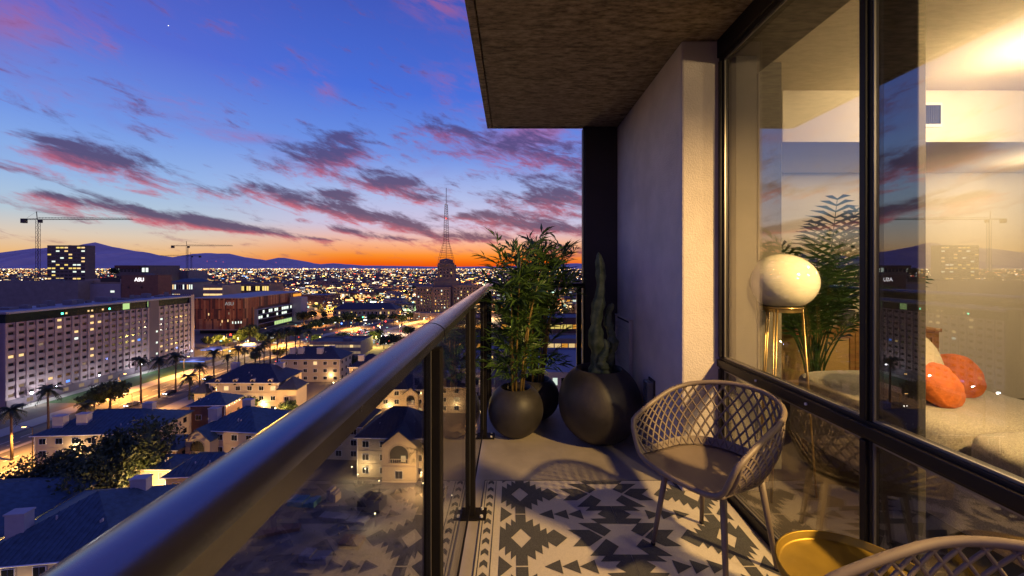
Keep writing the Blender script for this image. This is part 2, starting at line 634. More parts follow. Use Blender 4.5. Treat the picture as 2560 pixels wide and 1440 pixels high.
def extrude_y(pr, y0, y1, name, m_, parent, smooth=True):
    n = len(pr)
    mb = MB()
    mb.add([(x, y0, z) for x, z in pr] + [(x, y1, z) for x, z in pr],
           [(i, n + i, n + (i + 1) % n, (i + 1) % n) for i in range(n)] + [tuple(range(n)), tuple(range(2 * n - 1, n - 1, -1))])
    o = mb.build(name, m_, parent, fixn=True)
    for p in o.data.polygons:
        p.use_smooth = len(p.vertices) == 4 and smooth
    try:
        o.data.set_sharp_from_angle(angle=R(40))
    except Exception:
        pass
    return o


cp = cap_profile()
extrude_y(cp, -1.6, 1.124, 'handrail', M['railcap'], rail)
extrude_y(cp, 1.136, 4.0, 'handrail', M['railcap'], rail)
extrude_y([(x * .9, 1.163 + (z - 1.163) * .9) for x, z in cp], 1.11, 1.15, 'joint_sleeve', M['black'], rail)
MB().bx(-.016, .012, -1.6, 4.0, 1.130, 1.1535).build('glazing_channel', M['bronze'], rail, bevel=.002)
posts = (.09, 1.142, 2.196, 3.224, 3.965)
for y in posts:
    MB().bx(-.024, .024, y, y + .05, 0.0, 1.119).build('post', M['bronze'], rail, bevel=.003)
for y in posts[1:]:
    pl = MB().bx(-.05, .085, y - .03, y + .08, .0005, .012).build('base_plate', M['bronze'], rail, bevel=.003)
    for dx, dy in ((.06, -.01), (.06, .06)):
        MB().tube([(dx, y + dy, .012), (dx, y + dy, .021)], .009, 6).build('bolt', M['white'], pl)
for a, b in zip(posts[:-1], posts[1:]):
    MB().bx(-.012, -.002, a + .062, b - .012, .07, 1.125).build('glass_panel', M['rail_pane'], rail)
    MB().bx(-.016, .002, a + .055, b - .005, .055, .071).build('bottom_gasket', M['bronze'], rail)
    for e in (a + .0575, b - .0075):
        MB().bx(-.0135, -.0005, e - .0045, e + .0045, .07, 1.12).build('edge_bead', mat('glass_bead', (.07, .065, .06), .5) if 'glass_bead' not in bpy.data.materials else bpy.data.materials['glass_bead'], rail)
    for zz in (.35, .8):
        MB().bx(-.02, .006, a + .05, a + .075, zz, zz + .04).build('clip', M['bronze'], rail)

# ---- railing across the far end
fr = empty('end_railing', (0, 3.95, 0), 0, 'short dark railing with glass across the far balcony end', 'railing')
MB().bx(-.185, .69, -.03, .03, 1.150, 1.196).build('top_rail', M['bronze'], fr, bevel=.006)
MB().bx(-.185, .69, -.02, .02, .07, .11).build('bottom_rail', M['bronze'], fr, bevel=.004)
for x in (.21, .625):
    MB().bx(x, x + .045, -.02, .025, 0, 1.149).build('post', M['bronze'], fr, bevel=.003)
for a, b in ((-.17, .2), (.265, .615)):
    MB().bx(a, b, -.005, .005, .112, 1.148).build('glass_panel', M['rail_pane'], fr)

# ---- window wall
ww = empty('window_wall', (GLX, 0, 0), 0, 'tall dark framed glass window wall between balcony and lit room', 'window')
Y0, Y1 = -1.55, 2.446
MB().bx(0, .06, Y0, Y1, 2.575, CEIL - .001).bx(-.012, .012, Y0, Y1, 2.60, CEIL - .001).build('header', M['frame'], ww, bevel=.004)
MB().bx(0, .06, Y0, Y1, .745, .815).bx(-.014, .008, Y0, Y1, .757, .80).build('transom', M['frame'], ww, bevel=.004)
MB().bx(0, .06, Y0, Y1, 0.001, .065).build('sill', M['frame'], ww, bevel=.004)
for (a, b) in ((2.40, Y1), (1.412, 1.457), (.20, .245), (-.97, -.925)):
    for (za, zb) in ((.066, .744), (.816, 2.574)):
        MB().bx(.002, .032, a, b, za, zb).bx(-.010, .012, a + .01, b - .01, za, zb).build('mullion', M['frame'], ww, bevel=.003)
gas = mat('silver_gasket', (.30, .28, .25), .35, metal=.6)
for (a, b) in ((1.457, 2.40), (.245, 1.412), (-.925, .20)):
    for (za, zb) in ((.065, .745), (.815, 2.575)):
        pn = MB().bx(.016, .024, a, b, za, zb).build('pane', M['pane'], ww)
        MB().bx(.008, .0155, a, b, za, za + .008).bx(.008, .0155, a, b, zb - .008, zb).bx(.008, .0155, a, a + .006, za + .009, zb - .009).bx(.008, .0155, b - .006, b, za + .009, zb - .009).build('gasket', gas, pn)
for yy in (1.70, 2.05, .9):
    MB().tube([(-.014, yy, .78), (-.019, yy, .78)], .006, 8).build('screw', M['white'], ww)

# ================================================================== ROOM
rm = struct(MB().bx(1.345, 6.2, -2.2, 6.0, -.05, -.001).build('room_floor', M['floor_in']))
struct(MB().bx(1.62, 6.2, -2.2, 6.0, CEIL + .012, CEIL + .20).build('room_ceiling', M['ceil_in']))
struct(MB().bx(1.345, 1.615, -2.2, 6.0, CEIL - .09, CEIL + .025).build('ceiling_edge_beam', M['conc_in'], bevel=.004))
struct(MB().bx(1.345, 6.2, 4.2, 4.5, 0, CEIL + .01).build('room_wall_back', M['plaster']))
struct(MB().bx(6.0, 6.2, -2.2, 4.19, 0, CEIL + .01).build('room_wall_side', M['plaster']))
struct(MB().bx(1.345, 5.99, -2.4, -2.2, 0, CEIL + .01).build('room_wall_near', M['plaster']))
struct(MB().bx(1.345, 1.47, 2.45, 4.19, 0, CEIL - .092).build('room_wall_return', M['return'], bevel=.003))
struct(MB().bx(1.64, 1.80, 2.72, 3.1, 0, CEIL + .008).build('room_column', M['conc_in'], bevel=.006))
struct(MB().bx(2.09, 5.99, 3.155, 4.19, 2.318, CEIL + .008).build('bulkhead', M['plaster'], bevel=.004))
struct(MB().bx(1.318, 1.346, 1.325, 1.475, 0.001, CEIL - .095).build('dark_column', M['conc_dark'], bevel=.004))

vent = empty('ceiling_grille', at(2325, 288, 3.153), 0, 'white framed air grille on the bulkhead inside the room', 'grille')
MB().bx(-.085, .085, -.012, .001, -.095, .095).build('frame', M['white'], vent, bevel=.004)
vs_m = MB().bx(-.004, .004, -.018, -.012, -.072, .072).mesh('slat', M['pot'])
for i in range(10):
    inst(vs_m, 'slat', vent, (-.063 + i * .014, 0, 0))

# globe lamp on brass tripod
lp = empty('floor_lamp', (1.62, 2.45, 0), 0, 'white globe floor lamp on thin brass legs behind the glass', 'lamp')
prof = []
for k in range(25):
    a = R(-58 + 148 * k / 24)
    prof.append((max(.0005, .188 * math.cos(a)), 1.262 + .168 * math.sin(a)))
MB().lathe(prof, 40, capb=True, capt=True).build('globe', M['opal'], lp, smooth=True)
MB().tube([(.106 * math.cos(2 * pi * k / 36), .106 * math.sin(2 * pi * k / 36), 1.112) for k in range(36)], .006, 8, closed=True).build('ring', M['brass'], lp, smooth=True)
MB().lathe([(.001, 1.085), (.1, 1.085), (.1, 1.112), (.001, 1.112)], 32).build('holder', M['brass'], lp)
for k in range(3):
    a = R(100 + 120 * k)
    for da in (-.05, .05):
        MB().tube([(.104 * math.cos(a + da * 1.6), .104 * math.sin(a + da * 1.6), 1.11), (.175 * math.cos(a + da * .4), .175 * math.sin(a + da * .4), 0)],   .0045, 8).build('leg', M['brass'], lp, smooth=True)

# sideboard
sb = empty('sideboard', (2.95, 3.9, 0), 0, 'oak sideboard with woven cane doors at the room\'s back', 'sideboard')
MB().bx(-.68, .9, -.25, .2, .77, .80).build('top', M['wood'], sb, bevel=.004)
MB().bx(-.66, -.62, -.24, .18, .12, .769).bx(.84, .88, -.24, .18, .12, .769).bx(-.62, .84, .14, .18, .12, .769).bx(-.62, .84, -.22, .14, .12, .15).build('carcass', M['wood'], sb)
for k in range(4):
    x = -.615 + k * .3645
    d = MB().bx(x, x + .36, -.262, -.235, .155, .20).bx(x, x + .36, -.262, -.235, .72, .765).bx(x, x + .045, -.262, -.235, .2, .72).bx(x + .315, x + .36, -.262, -.235, .2, .72).build('door', M['wood'], sb, bevel=.003)
    MB().bx(x + .045, x + .315, -.25, -.24, .2, .72).build('cane_panel', M['canework'], d)
    MB().tube([(x + (.30 if k % 2 == 0 else .06), -.262, .47), (x + (.30 if k % 2 == 0 else .06), -.28, .47)], .011, 8).build('knob', M['brass'], d)
for x in (-.58, .8):
    for y in (-.2, .13):
        MB().tube([(x, y, .12), (x, y, 0)], [.02, .014], 8).build('leg', M['wood'], sb)
# vase
vz = at(1990, 830, 3.75)
MB().lathe([(.001, 0), (.075, 0), (.10, .03), (.145, .13), (.15, .18), (.12, .235), (.06, .262), (.05, .285), (.062, .30), (.05, .30), (.04, .27)], 28).build('vase', M['vase'], None, smooth=True, loc=(vz.x, vz.y, .801))
tag(bpy.data.objects['vase'], 'round dark brown vase standing on the oak sideboard', 'vase')
# small pot plant
pp = empty('pot_plant', (3.10, 3.80, .801), 0, 'small leafy plant in tapered grey pot on the sideboard', 'plant')
MB().lathe([(.001, 0), (.058, 0), (.078, .15), (.07, .15), (.06, .13), (.001, .13)], 24).build('pot', M['pot'], pp, smooth=False)
rnd = random.Random(3)
lf = MB().add([(0, 0, 0), (.02, .05, .01), (0, .13, -.01), (-.02, .05, .01)], [(0, 1, 2, 3)]).mesh('leaf', M['palmleaf'])
for i in range(5):
    MB().tube([(rnd.uniform(-.02, .02), rnd.uniform(-.02, .02), .12), (rnd.uniform(-.05, .05), rnd.uniform(-.05, .05), .28)], .004, 5).build('stem', M['palmleaf'], pp)
for i in range(44):
    inst(lf, 'leaf', pp, (rnd.uniform(-.05, .05), rnd.uniform(-.05, .05), rnd.uniform(.17, .32)), (1, 1, 1), rot=(rnd.uniform(-.6, .7), 0, rnd.uniform(0, 6.28)))

# indoor palm
pm = empty('indoor_palm', (2.50, 3.36, 0), 0, 'tall green palm with arching fronds behind the globe lamp', 'plant')
MB().lathe([(.001, 0), (.13, 0), (.17, .30), (.155, .30), (.15, .26), (.001, .26)], 24).build('pot', M['pot'], pm)


def frond(L, arch, leaflet, nl, name, m_):
    mb = MB()
    pts = []
    for i in range(13):
        t = i / 12
        pts.append(Vector((0, L * (.04 * t + arch * t * t), L * (t - arch * .45 * t ** 3))))
    mb.tube(pts, [.008 * (1 - .75 * i / 12) for i in range(13)], 5)
    for i in range(nl):
        t = .45 + .55 * i / (nl - 1)
        q = t * 12
        k = min(int(q), 11)
        p = pts[k].lerp(pts[k + 1], q - k)
        tg = (pts[k + 1] - pts[k]).normalized()
        ll = leaflet * (math.sin(pi * min(1, .18 +   .82 * (t - .45) / .55)) * .75 + .3)
        for sg in (-1, 1):
            sd = Vector((sg, 0, 0))
            d = (sd * .78 + tg * .62 + Vector((0, 0, -.12))).normalized()
            nrm = tg.cross(sd).normalized()
            wv = d.cross(nrm).normalized() * .012
            dn = Vector((0, 0, -1))
            a, b, c = p, p + d * ll * .5 + nrm * 0.01, p + d * ll + dn * ll * .22
            mb.add([a - wv * .4, b - wv, c, b + wv, a + wv * .4], [(0, 1, 2, 3, 4)])
    return mb.mesh(name, m_)


fm = [frond(1.45, .30, .28, 17, 'frond', M['palmleaf']), frond(1.2, .42, .26, 16, 'frond', M['palmleaf']), frond(1.62, .2, .28, 18, 'frond', M['palmleaf'])]
rnd = random.Random(11)
for i in range(24):
    k = i % 3
    inst(fm[k], 'frond', pm, (rnd.uniform(-.05, .05), rnd.uniform(-.05, .05), .26), (rnd.uniform(.9, 1.1),) * 3, rot=(rnd.uniform(-.12, .12), rnd.uniform(-.12, .12), i * 2.4 + rnd.uniform(-.3, .3)))


# sofa
def cushion(name, m_, parent, dims, loc, rot=(0, 0, 0), puff=.35, n=14, wrinkle=0.0, p_=5.0):
    """soft block: rounded box that bulges"""
    mb = MB()
    bm = bmesh.new()
    bmesh.ops.create_cube(bm, size=2)
    bmesh.ops.subdivide_edges(bm, edges=bm.edges[:], cuts=n // 2, use_grid_fill=True)
    for v in bm.verts:
        x, y, z = v.co
        p = p_
        l = (abs(x) ** p + abs(y) ** p + abs(z) ** p) ** (1 / p)
        q = Vector((x, y, z)) / l
        b = 1 - puff * .5 * (q.x ** 2 + q.y ** 2) * (1 if abs(q.z) > .3 else .0)
        if wrinkle:
            an = math.atan2(q.y, q.x)
            b *= 1 + wrinkle * (math.sin(an * 9) * .5 + math.sin(an * 14 + 1) * .3) * (.3 + (q.x ** 2 + q.y ** 2))
        v.co = Vector((q.x * dims[0] / 2, q.y * dims[1] / 2, q.z * dims[2] / 2 * b))
    me = bpy.data.meshes.new(name)
    bm.to_mesh(me)
    bm.free()
    me.materials.append(m_)
    me.polygons.foreach_set('use_smooth', [True] * len(me.polygons))
    o = bpy.data.objects.new(name, me)
    col.objects.link(o)
    o.parent = parent
    o.location = loc
    o.rotation_euler = rot
    return o


sf = empty('sofa', (2.55, 1.95, 0), 0, 'grey tweed sofa facing into the room behind the window', 'sofa')
MB().bx(-.45, .45, -1.3, 1.15, .1, .37).build('base', M['sofa'], sf, bevel=.03, seg=3)
cushion('seat_cushion', M['sofa'], sf, (.94, 1.14, .24), (0, .60, .48), puff=.10)
cushion('seat_cushion', M['sofa'], sf, (.94, 1.22, .24), (0, -.58, .48), puff=.10)
cushion('armrest', M['sofa'], sf, (.94, .22, .5), (0, -1.25, .58), puff=.1)
for x in (-.4, .4):
    for y in (-1.2, 1.05):
        MB().tube([(x, y, .1), (x, y, 0)], [.025, .018], 8).build('leg', M['wood'], sf)
c = at(2285, 905, 2.36)
tag(cushion('round_cushion', M['cream'], None, (.40, .15, .40), (c.x, c.y, c.z), (R(-18), 0, R(20)), .5, 18, 0, 2.6), 'round cream cushion leaning on the grey sofa', 'cushion')
c = at(2345, 962, 2.27)
tag(cushion('throw_pillow', M['orange'], None, (.26, .26, .17), (c.x, c.y, c.z), (R(60), 0, R(25)), .5, 26, .16, 2.4), 'round orange velvet pillow in front on the sofa', 'pillow')
c = at(2388, 940, 2.42)
tag(cushion('throw_pillow', M['orange'], None, (.26, .26, .17), (c.x, c.y, c.z), (R(65), 0, R(-10)), .5, 26, .16, 2.4), 'orange velvet pillow tucked behind the other one', 'pillow')

# the room's lamps: shaded ceiling lamps; those behind the viewer and above the cushions are added fill
warm = (1.0, .62, .22)
bulb = lamp_mat('room_bulb', (1.0, .7, .36), 14, True)
for (lx, ly, lz, pw, sz, lab) in ((4.1, .9, CEIL, 95, .08, 'small lit ceiling lamp in the room above the near sofa end'), (4.75, 3.45, 2.317, 30, .08, 'small lit lamp under the bulkhead above the oak sideboard'),
                                  (2.6, -1.2, CEIL, 220, .06, 'added fill lamp on the room ceiling behind the viewer'), (3.3, 2.45, CEIL, 58, .06, 'added fill lamp on the room ceiling above the sofa cushions')):
    cl_ = empty('ceiling_lamp', (lx, ly, lz), 0, lab, 'lamp', 'ceiling lamps in the room')
    MB().lathe([(.001, 0), (.06, 0), (.06, -.05), (.055, -.05), (.05, -.01), (.001, -.01)], 24).build('shade', M['white'], cl_)
    MB().lathe([(.001, -.11), (.03, -.10), (.042, -.08), (.03, -.05), (.001, -.045)], 16).build('bulb', bulb, cl_, smooth=True)
    point('ceiling_lamp_light', (0, 0, -.3), pw, (1.0, .72, .38), sz, cl_)

# track spotlight in the room, turned to the window: its light falls through the glass onto the balcony
ts = empty('track_spotlight', (2.45, .50, CEIL), 0, 'white track spotlight on the room ceiling turned to the window', 'spotlight')
MB().bx(-.02, .02, -.5, .5, -.025, .01).build('track', M['white'], ts, bevel=.003)
aim = (Vector((.70, 2.15, .05)) - Vector((2.45, .50, CEIL - .22))).normalized()
MB().tube([(0, 0, -.025), (0, 0, -.12)], .008, 8).build('stem', M['white'], ts)
hd = Vector((0, 0, -.16))
MB().tube([hd - aim * .06, hd + aim * .05], [.03, .036], 20, caps=False).build('head', M['white'], ts, smooth=True)
MB().tube([hd - aim * .02, hd + aim * .0], [.02, .024], 16).build('lamp_face', bulb, ts)
sd = bpy.data.lights.new('spot_light', 'SPOT')
sd.energy = 900
sd.color = warm
sd.spot_size = R(86)
sd.spot_blend = .9
sd.shadow_soft_size = .06
so = bpy.data.objects.new('spot_light', sd)
col.objects.link(so)
so.parent = ts
so.location = hd + aim * .06
so.rotation_euler = aim.to_track_quat('-Z', 'Y').to_euler()

# ================================================================== PLANTERS
rnd = random.Random(5)


def sphere_planter(Rr, flat, topr):
    pr = []
    a0 = -math.acos(flat / Rr)
    a1 = math.acos(topr / Rr)
    cz = -Rr * math.sin(a0)
    pr.append((.001, 0))
    for k in range(33):
        a = a0 + (a1 - a0) * k / 32
        pr.append((Rr * math.cos(a), cz + Rr * math.sin(a)))
    zt = pr[-1][1]
    pr += [(topr - .006, zt + .004), (topr - .016, zt), (topr - .02, zt - .05)]
    return pr, zt, cz


def leaf_spray(seed, n, L):
    r = random.Random(seed)
    mb = MB()
    mb.tube([(0, 0, 0), (0, .12, .035), (0, .22, .045)], [.0028, .002, .001], 4)
    for i in range(n):
        t = .15 + .85 * i / n
        p = Vector((0, .22 * t, .05 * t * (1.6 - .7 * t)))
        a = r.uniform(-1.35, 1.35) * (1.1 - .5 * t)
        pit = r.uniform(-.35, .55)
        d = Vector((math.sin(a) * math.cos(pit), math.cos(a) * math.cos(pit), math.sin(pit)))
        s_ = d.cross(Vector((0, 0, 1))).normalized()
        nn = s_.cross(d)
        ll = L * r.uniform(.7, 1.25)
        wv = ll * .075
        b = p + d * ll * .4 + nn * ll * .05
        e = p + d * ll + Vector((0, 0, -ll * .10))
        md = p + d * ll * .42 - nn * ll * .01
        mb.add([p, b + s_ * wv, e, b - s_ * wv, md], [(0, 4, 1), (1, 4, 2), (0, 3, 4), (3, 2, 4)])
    return mb.mesh('leaf_spray', M['leaf'])


SPR = [leaf_spray(50 + i, 11 + i % 3 * 2, .115) for i in range(7)]


def bamboo(name, label, loc, Rr, flat, topr, hgt, spread, nst, nsp, seed, skew=0.0):
    r = random.Random(seed)
    t = empty(name, loc, 0, label, 'plant')
    pr, zt, cz = sphere_planter(Rr, flat, topr)
    MB().lathe(pr, 56).build('planter', M['gunmetal'], t, smooth=True)
    MB().lathe([(.001, zt - .045), (topr * .6, zt - .04), (topr - .018, zt - .045)], 32).build('soil', M['soil'], t)
    tops = []
    for i in range(nst):
        a = 2 * pi * i / nst + r.uniform(-.3, .3)
        q = r.uniform(.25, .75) * topr * .7
        b = Vector((q * math.cos(a), q * math.sin(a), zt - .06))
        hh = hgt * r.uniform(.82, 1.0)
        tp = Vector((b.x + spread * .55 * math.cos(a) * r.uniform(.3, 1) + skew, b.y + spread * .5 * math.sin(a), hh))
        mid = b.lerp(tp, .55) + Vector((-(tp.x - b.x) * .22, -(tp.y - b.y) * .22, 0))
        pts = [b, b.lerp(mid, .5), mid, mid.lerp(tp, .55) + Vector((0, 0, .02)), tp]
        MB().tube(pts, [.0095, .009, .0075, .005, .002], 7).build('cane', M['cane'], t, smooth=True)
        tops.append(pts)
    for i in range(nsp):
        pts = tops[i % nst]
        f = (i // nst + r.random()) / (nsp / nst)
        f = .10 + .90 * f
        q = f * 4
        k = min(int(q), 3)
        p = pts[k].lerp(pts[k + 1], q - k)
        az = r.uniform(0, 2 * pi)
        tilt = r.uniform(-.05, .9) + (.3 if f > .9 else 0)
        sc_ = r.uniform(.75, 1.25) * (1.0 if f > .3 else .85)
        inst(SPR[r.randrange(7)], 'leaf_spray', t, p, (sc_ * 1.1,) * 3, rot=(tilt, r.uniform(-.4, .4), az))
    return t


bamboo('potted_bamboo', 'leafy bamboo in small round black planter beside the glass railing', (.03, 3.30, 0), .223, .09, .135, 1.44, .32, 8, 155, 21, .04)
bamboo('potted_bamboo', 'taller dark bamboo in round black planter half hidden behind the front one', (.22, 3.68, 0), .205, .09, .13, 1.48, .42, 8, 118, 33, .12)

# cactus in the big planter
cx = empty('potted_cactus', (.685, 3.2, 0), 0, 'tall knobbly cactus in large round black planter by the wall', 'plant')
pr, zt, cz = sphere_planter(.32, .12, .185)
MB().lathe(pr, 64).build('planter', M['gunmetal'], cx, smooth=True)
MB().lathe([(.001, zt - .045), (.1, zt - .035), (.168, zt - .045)], 32).build('soil', M['soil'], cx)


def cactus_stem(base, top, r0, seed, ribs=5):
    r = random.Random(seed)
    mb = MB()
    n = ribs * 4
    nz = 46
    vs_, fs_ = [], []
    for i in range(nz + 1):
        t = i / nz
        c = Vector(base).lerp(Vector(top), t) + Vector((.018 * math.sin(t * 9 + seed), .015 * math.cos(t * 7), 0))
        lump = 1 + .16 * math.sin(t * 23 + seed) + .09 * math.sin(t * 57)
        rr = r0 * (1 - .55 * t) * lump
        if t > .93:
            rr *= math.sqrt(max(0.0, 1 - ((t - .93) / .07) ** 2)) + .02
        for k in range(n):
            a = 2 * pi * k / n + t * 2.2
            rib = .74 + .26 * abs(math.cos(ribs * a / 2 - t * 2.2 * ribs / 2)) + r.uniform(-.05, .05)
            vs_.append((c.x + rr * rib * math.cos(a), c.y + rr * rib * math.sin(a), c.z))
    for i in range(nz):
        for k in range(n):
            fs_.append((i * n + k, i * n + (k + 1) % n, (i + 1) * n + (k + 1) % n, (i + 1) * n + k))
    fs_.append(tuple(nz * n + k for k in range(n)))
    return mb.add(vs_, fs_)


cactus_stem((-.03, -.02, zt - .05), (.005, 0, 1.47), .068, 1).build('stem', M['cactus'], cx, smooth=True)
cactus_stem((.075, .02, zt - .05), (.095, 0, 1.07), .055, 4).build('stem', M['cactus'], cx, smooth=True)
cactus_stem((.01, -.07, zt - .05), (.03, -.07, .80), .05, 7).build('stem', M['cactus'], cx, smooth=True)
# a few rocks / debris on the soil are hidden; a pale leaf lies on the floor
MB().add([(1.398 - 1.0, 2.27, .002), (.415, 2.282, .008), (.43, 2.278, .003), (.412, 2.268, .004)], [(0, 1, 2, 3)]).build('fallen_leaf', M['cream'])
tag(bpy.data.objects['fallen_leaf'], 'tiny pale fallen leaf on the bare concrete floor', 'leaf')


# ================================================================== CHAIRS
def lerp(a, b, t):
    return a + (b - a) * t


def u_path(s, hw, yb, yf):
    """U seen from above: s = 0..1 from the left arm front, round the back, to the right arm front"""
    r = hw
    st = yb - r - yf
    Ltot = 2 * st + pi * r
    d = s * Ltot
    if d < st:
        return (-hw, yf + d)
    d -= st
    if d < pi * r:
        a = pi - d / r
        return (r * math.cos(a), yb - r + r * math.sin(a))
    d -= pi * r
    return (hw, yb - r - d)


def rim_pt(s):
    x, y = u_path(s, .295, .275, -.235)
    t = (y + .235) / .51
    e = abs(2 * s - 1)
    z = .635 + .135 * (1 - e ** 2.2) + .02 * t
    x *= 1.0 + .03 * (1 - e)
    return Vector((x, y, z))


def low_pt(s):
    x, y = u_path(s, .225, .20, -.235)
    return Vector((x, y, .455 + .012 * abs(2 * s - 1)))


def shell_pt(s, t):
    a, b = low_pt(s), rim_pt(s)
    p = a.lerp(b, t)
    out_ = Vector((a.x, a.y * .8, 0))
    if out_.length > 0:
        p += out_.normalized() * .028 * math.sin(pi * t)
    return p


def chair_meshes():
    ms = {}
    # lattice
    mb = MB()
    NB = 27
    sl = .16
    for fam in (1, -1):
        for i in range(-6, NB + 7):
            s0 = i / NB
            pts = []
            for k in range(13):
                t = k / 12
                s = s0 + fam * sl * t
                if 0 <= s <= 1:
                    pts.append(shell_pt(s, t))
            if len(pts) >= 2:
                mb.tube(pts, .0056, 5, caps=False)
    ms['lattice'] = mb.mesh('lattice_back', M['taupe'], True)
    # rim: loop over the back, down the arms, along the seat front
    pts = [rim_pt(i / 48) for i in range(49)]
    rp, lp_ = pts[-1], low_pt(1)
    fr_ = [Vector((.292, -.262, .618)), Vector((.280, -.275, .585)), Vector((.262, -.279, .54)), Vector((.245, -.280, .50)), Vector((.22, -.284, .470)), Vector((.17, -.290, .455)),
           Vector((.09, -.296, .449))]
    loop = pts + fr_ + [Vector((0, -.298, .447))] + [Vector((-p.x, p.y, p.z)) for p in reversed(fr_)]
    ms['rim'] = MB().tube(loop, .0125, 10, closed=True).mesh('rim', M['taupe'], True)
    # seat pan
    out = [low_pt(i / 40) for i in range(41)]
    front = [Vector((.235, -.265, .474)), Vector((.20, -.284, .458)), Vector((.10, -.294, .449)), Vector((0, -.297, .447)), Vector((-.10, -.294, .449)), Vector((-.20, -.284, .458)), Vector((-.235, -.265, .474))]
    bd = out + front
    n = len(bd)
    vs_, fs_ = [], []
    NR = 9
    cc = Vector((0, -.06, .445))
    for layer in (0, 1):
        for j in range(1, NR + 1):
            f = j / NR
            for p in bd:
                q = cc.lerp(p, f)
                q.z = lerp(.436, p.z, f ** 3) - (.014 if layer else 0)
                vs_.append(q)
    base = NR * n
    for layer in (0, 1):
        o = layer * base
        for j in range(NR - 1):
            for k in range(n):
                k2 = (k + 1) % n
                q = (o + j * n + k, o + (j + 1) * n + k, o + (j + 1) * n + k2, o + j * n + k2)
                fs_.append(q if not layer else q[::-1])
        fs_.append(tuple(o + k for k in (range(n) if not layer else range(n - 1, -1, -1))))
    for k in range(n):
        k2 = (k + 1) % n
        fs_.append(((NR - 1) * n + k, base + (NR - 1) * n + k, base + (NR - 1) * n + k2, (NR - 1) * n + k2))
    # low solid skirt between the pan and the lattice, and solid front of the arms
    mb = MB().add(vs_, fs_)
    vs_, fs_ = [], []
    for i in range(41):
        for t in (0, .06, .12):
            vs_.append(shell_pt(i / 40, t))
    for i in range(40):
        for k in range(2):
            fs_.append((i * 3 + k, (i + 1) * 3 + k, (i + 1) * 3 + k + 1, i * 3 + k + 1))
    mb.add(vs_, fs_)
    ms['seat'] = mb.mesh('seat', M['taupe'], True)
    # arm front strips that close the lattice
    for sx in (-1, 1):
        mb = MB()
        s = 0 if sx < 0 else 1
        mb.tube([shell_pt(s, t / 8) for t in range(9)], .0075, 6, caps=False)
        for t in range(9):
            pass
        a = [shell_pt(s, t / 8) for t in range(9)]
        b = [Vector((sx * .292, -.262, .618)), Vector((sx * .282, -.272, .59)), Vector((sx * .272, -.277, .565)), Vector((sx * .262, -.279, .54)), Vector((sx * .253, -.28, .52)), Vector((sx * .245, -.28, .50)), Vector((sx * .235, -.282, .485)), Vector((sx * .225, -.284, .474)), Vector((sx * .215, -.285, .468))][::-1]
        vv = a + b
        ff = [(k, k + 1, 9 + k + 1, 9 + k) for k in range(8)]
        mb.add(vv, ff)
        ms['arm_front%d' % sx] = mb.mesh('arm_front', M['taupe'], True)
    ms['leg'] = MB().tube([(0, 0, 0), (0, 0, .2), (0, 0, .43)], [.0105, .0135, .016], 12).mesh('leg', M['taupe'], True)
    ms['foot'] = MB().tube([(0, 0, -.0), (0, 0, .012)], [.0125, .0115], 10).mesh('foot_cap', M['black'], True)
    ms['under'] = MB().bx(-.17, .17, -.17, .16, .405, .425).mesh('seat_bracket', M['taupe'])
    return ms


CH = chair_meshes()


def make_chair(loc, rz, label):
    t = empty('lattice_chair', loc, rz, label, 'chair', 'lattice armchairs on the balcony')
    t.scale = (.93, .93, .95)
    inst(CH['seat'], 'seat', t)
    inst(CH['lattice'], 'lattice_back', t)
    inst(CH['rim'], 'rim', t)
    inst(CH['arm_front-1'], 'arm_front', t)
    inst(CH['arm_front1'], 'arm_front', t)
    inst(CH['under'], 'seat_bracket', t)
    for sx in (-1, 1):
        for sy in (-1, 1):
            b = Vector((sx * .205, sy * .19 - .02, .004))
            tp = Vector((sx * .155, sy * .14 - .02, .425))
            q = (tp - b).to_track_quat('Z', 'X').to_euler()
            lg = inst(CH['leg'], 'leg', t, b, (1, 1, (tp - b).length / .43), rot=q)
            inst(CH['foot'], 'foot_cap', lg, (0, 0, -.001))
    return t


make_chair((.945, 1.90, .006), R(-62), 'taupe lattice armchair standing on the rug by the window')
make_chair((.965, .685, .006), R(-93), 'taupe lattice armchair in the near corner beside the gold table')

# ---- gold side table
tb = empty('side_table', (.985, 1.155, .006), 0, 'round gold metal tray side table between the two chairs', 'table')
MB().lathe([(.001, .436), (.190, .436), (.200, .440), (.203, .452), (.203, .470), (.199, .472), (.196, .470), (.194, .450), (.188, .446), (.001, .446)], 64).build('tray_top', M['gold'], tb, smooth=True)
for k in range(4):
    a = R(35 + 90 * k)
    MB().tube([(.165 * math.cos(a), .165 * math.sin(a), .0), (.165 * math.cos(a), .165 * math.sin(a), .437)], .007, 8).build('leg', M['gold'], tb, smooth=True)
MB().tube([(.165 * math.cos(2 * pi * k / 40), .165 * math.sin(2 * pi * k / 40), .008) for k in range(40)], .007, 8, closed=True).build('base_ring', M['gold'], tb, smooth=True)

# ================================================================== RUG
rg = empty('patterned_rug', (0, 0, 0), 0, 'cream and charcoal rug with zigzag diamond pattern under the chair', 'rug')
RX0, RX1, RY1, RY0 = -.168, 1.222, 2.574, .15
mb = MB()
NXr, NYr = 40, 60


def rug_z(x, y):
    t = max(0.0, (x - 1.06) / .16)
    return .0035 + .010 * t * t * (1 + .6 * math.sin(y * 9)) + .0006 * math.sin(x * 31 + y * 17)


vs_ = []
for i in range(NXr + 1):
    for j in range(NYr + 1):
        x = RX0 + (RX1 - RX0) * i / NXr
        y = RY0 + (RY1 - RY0) * j / NYr
        vs_.append((x, y, rug_z(x, y)))
fs_ = [(i * (NYr + 1) + j, (i + 1) * (NYr + 1) + j, (i + 1) * (NYr + 1) + j + 1, i * (NYr + 1) + j + 1) for i in range(NXr) for j in range(NYr)]
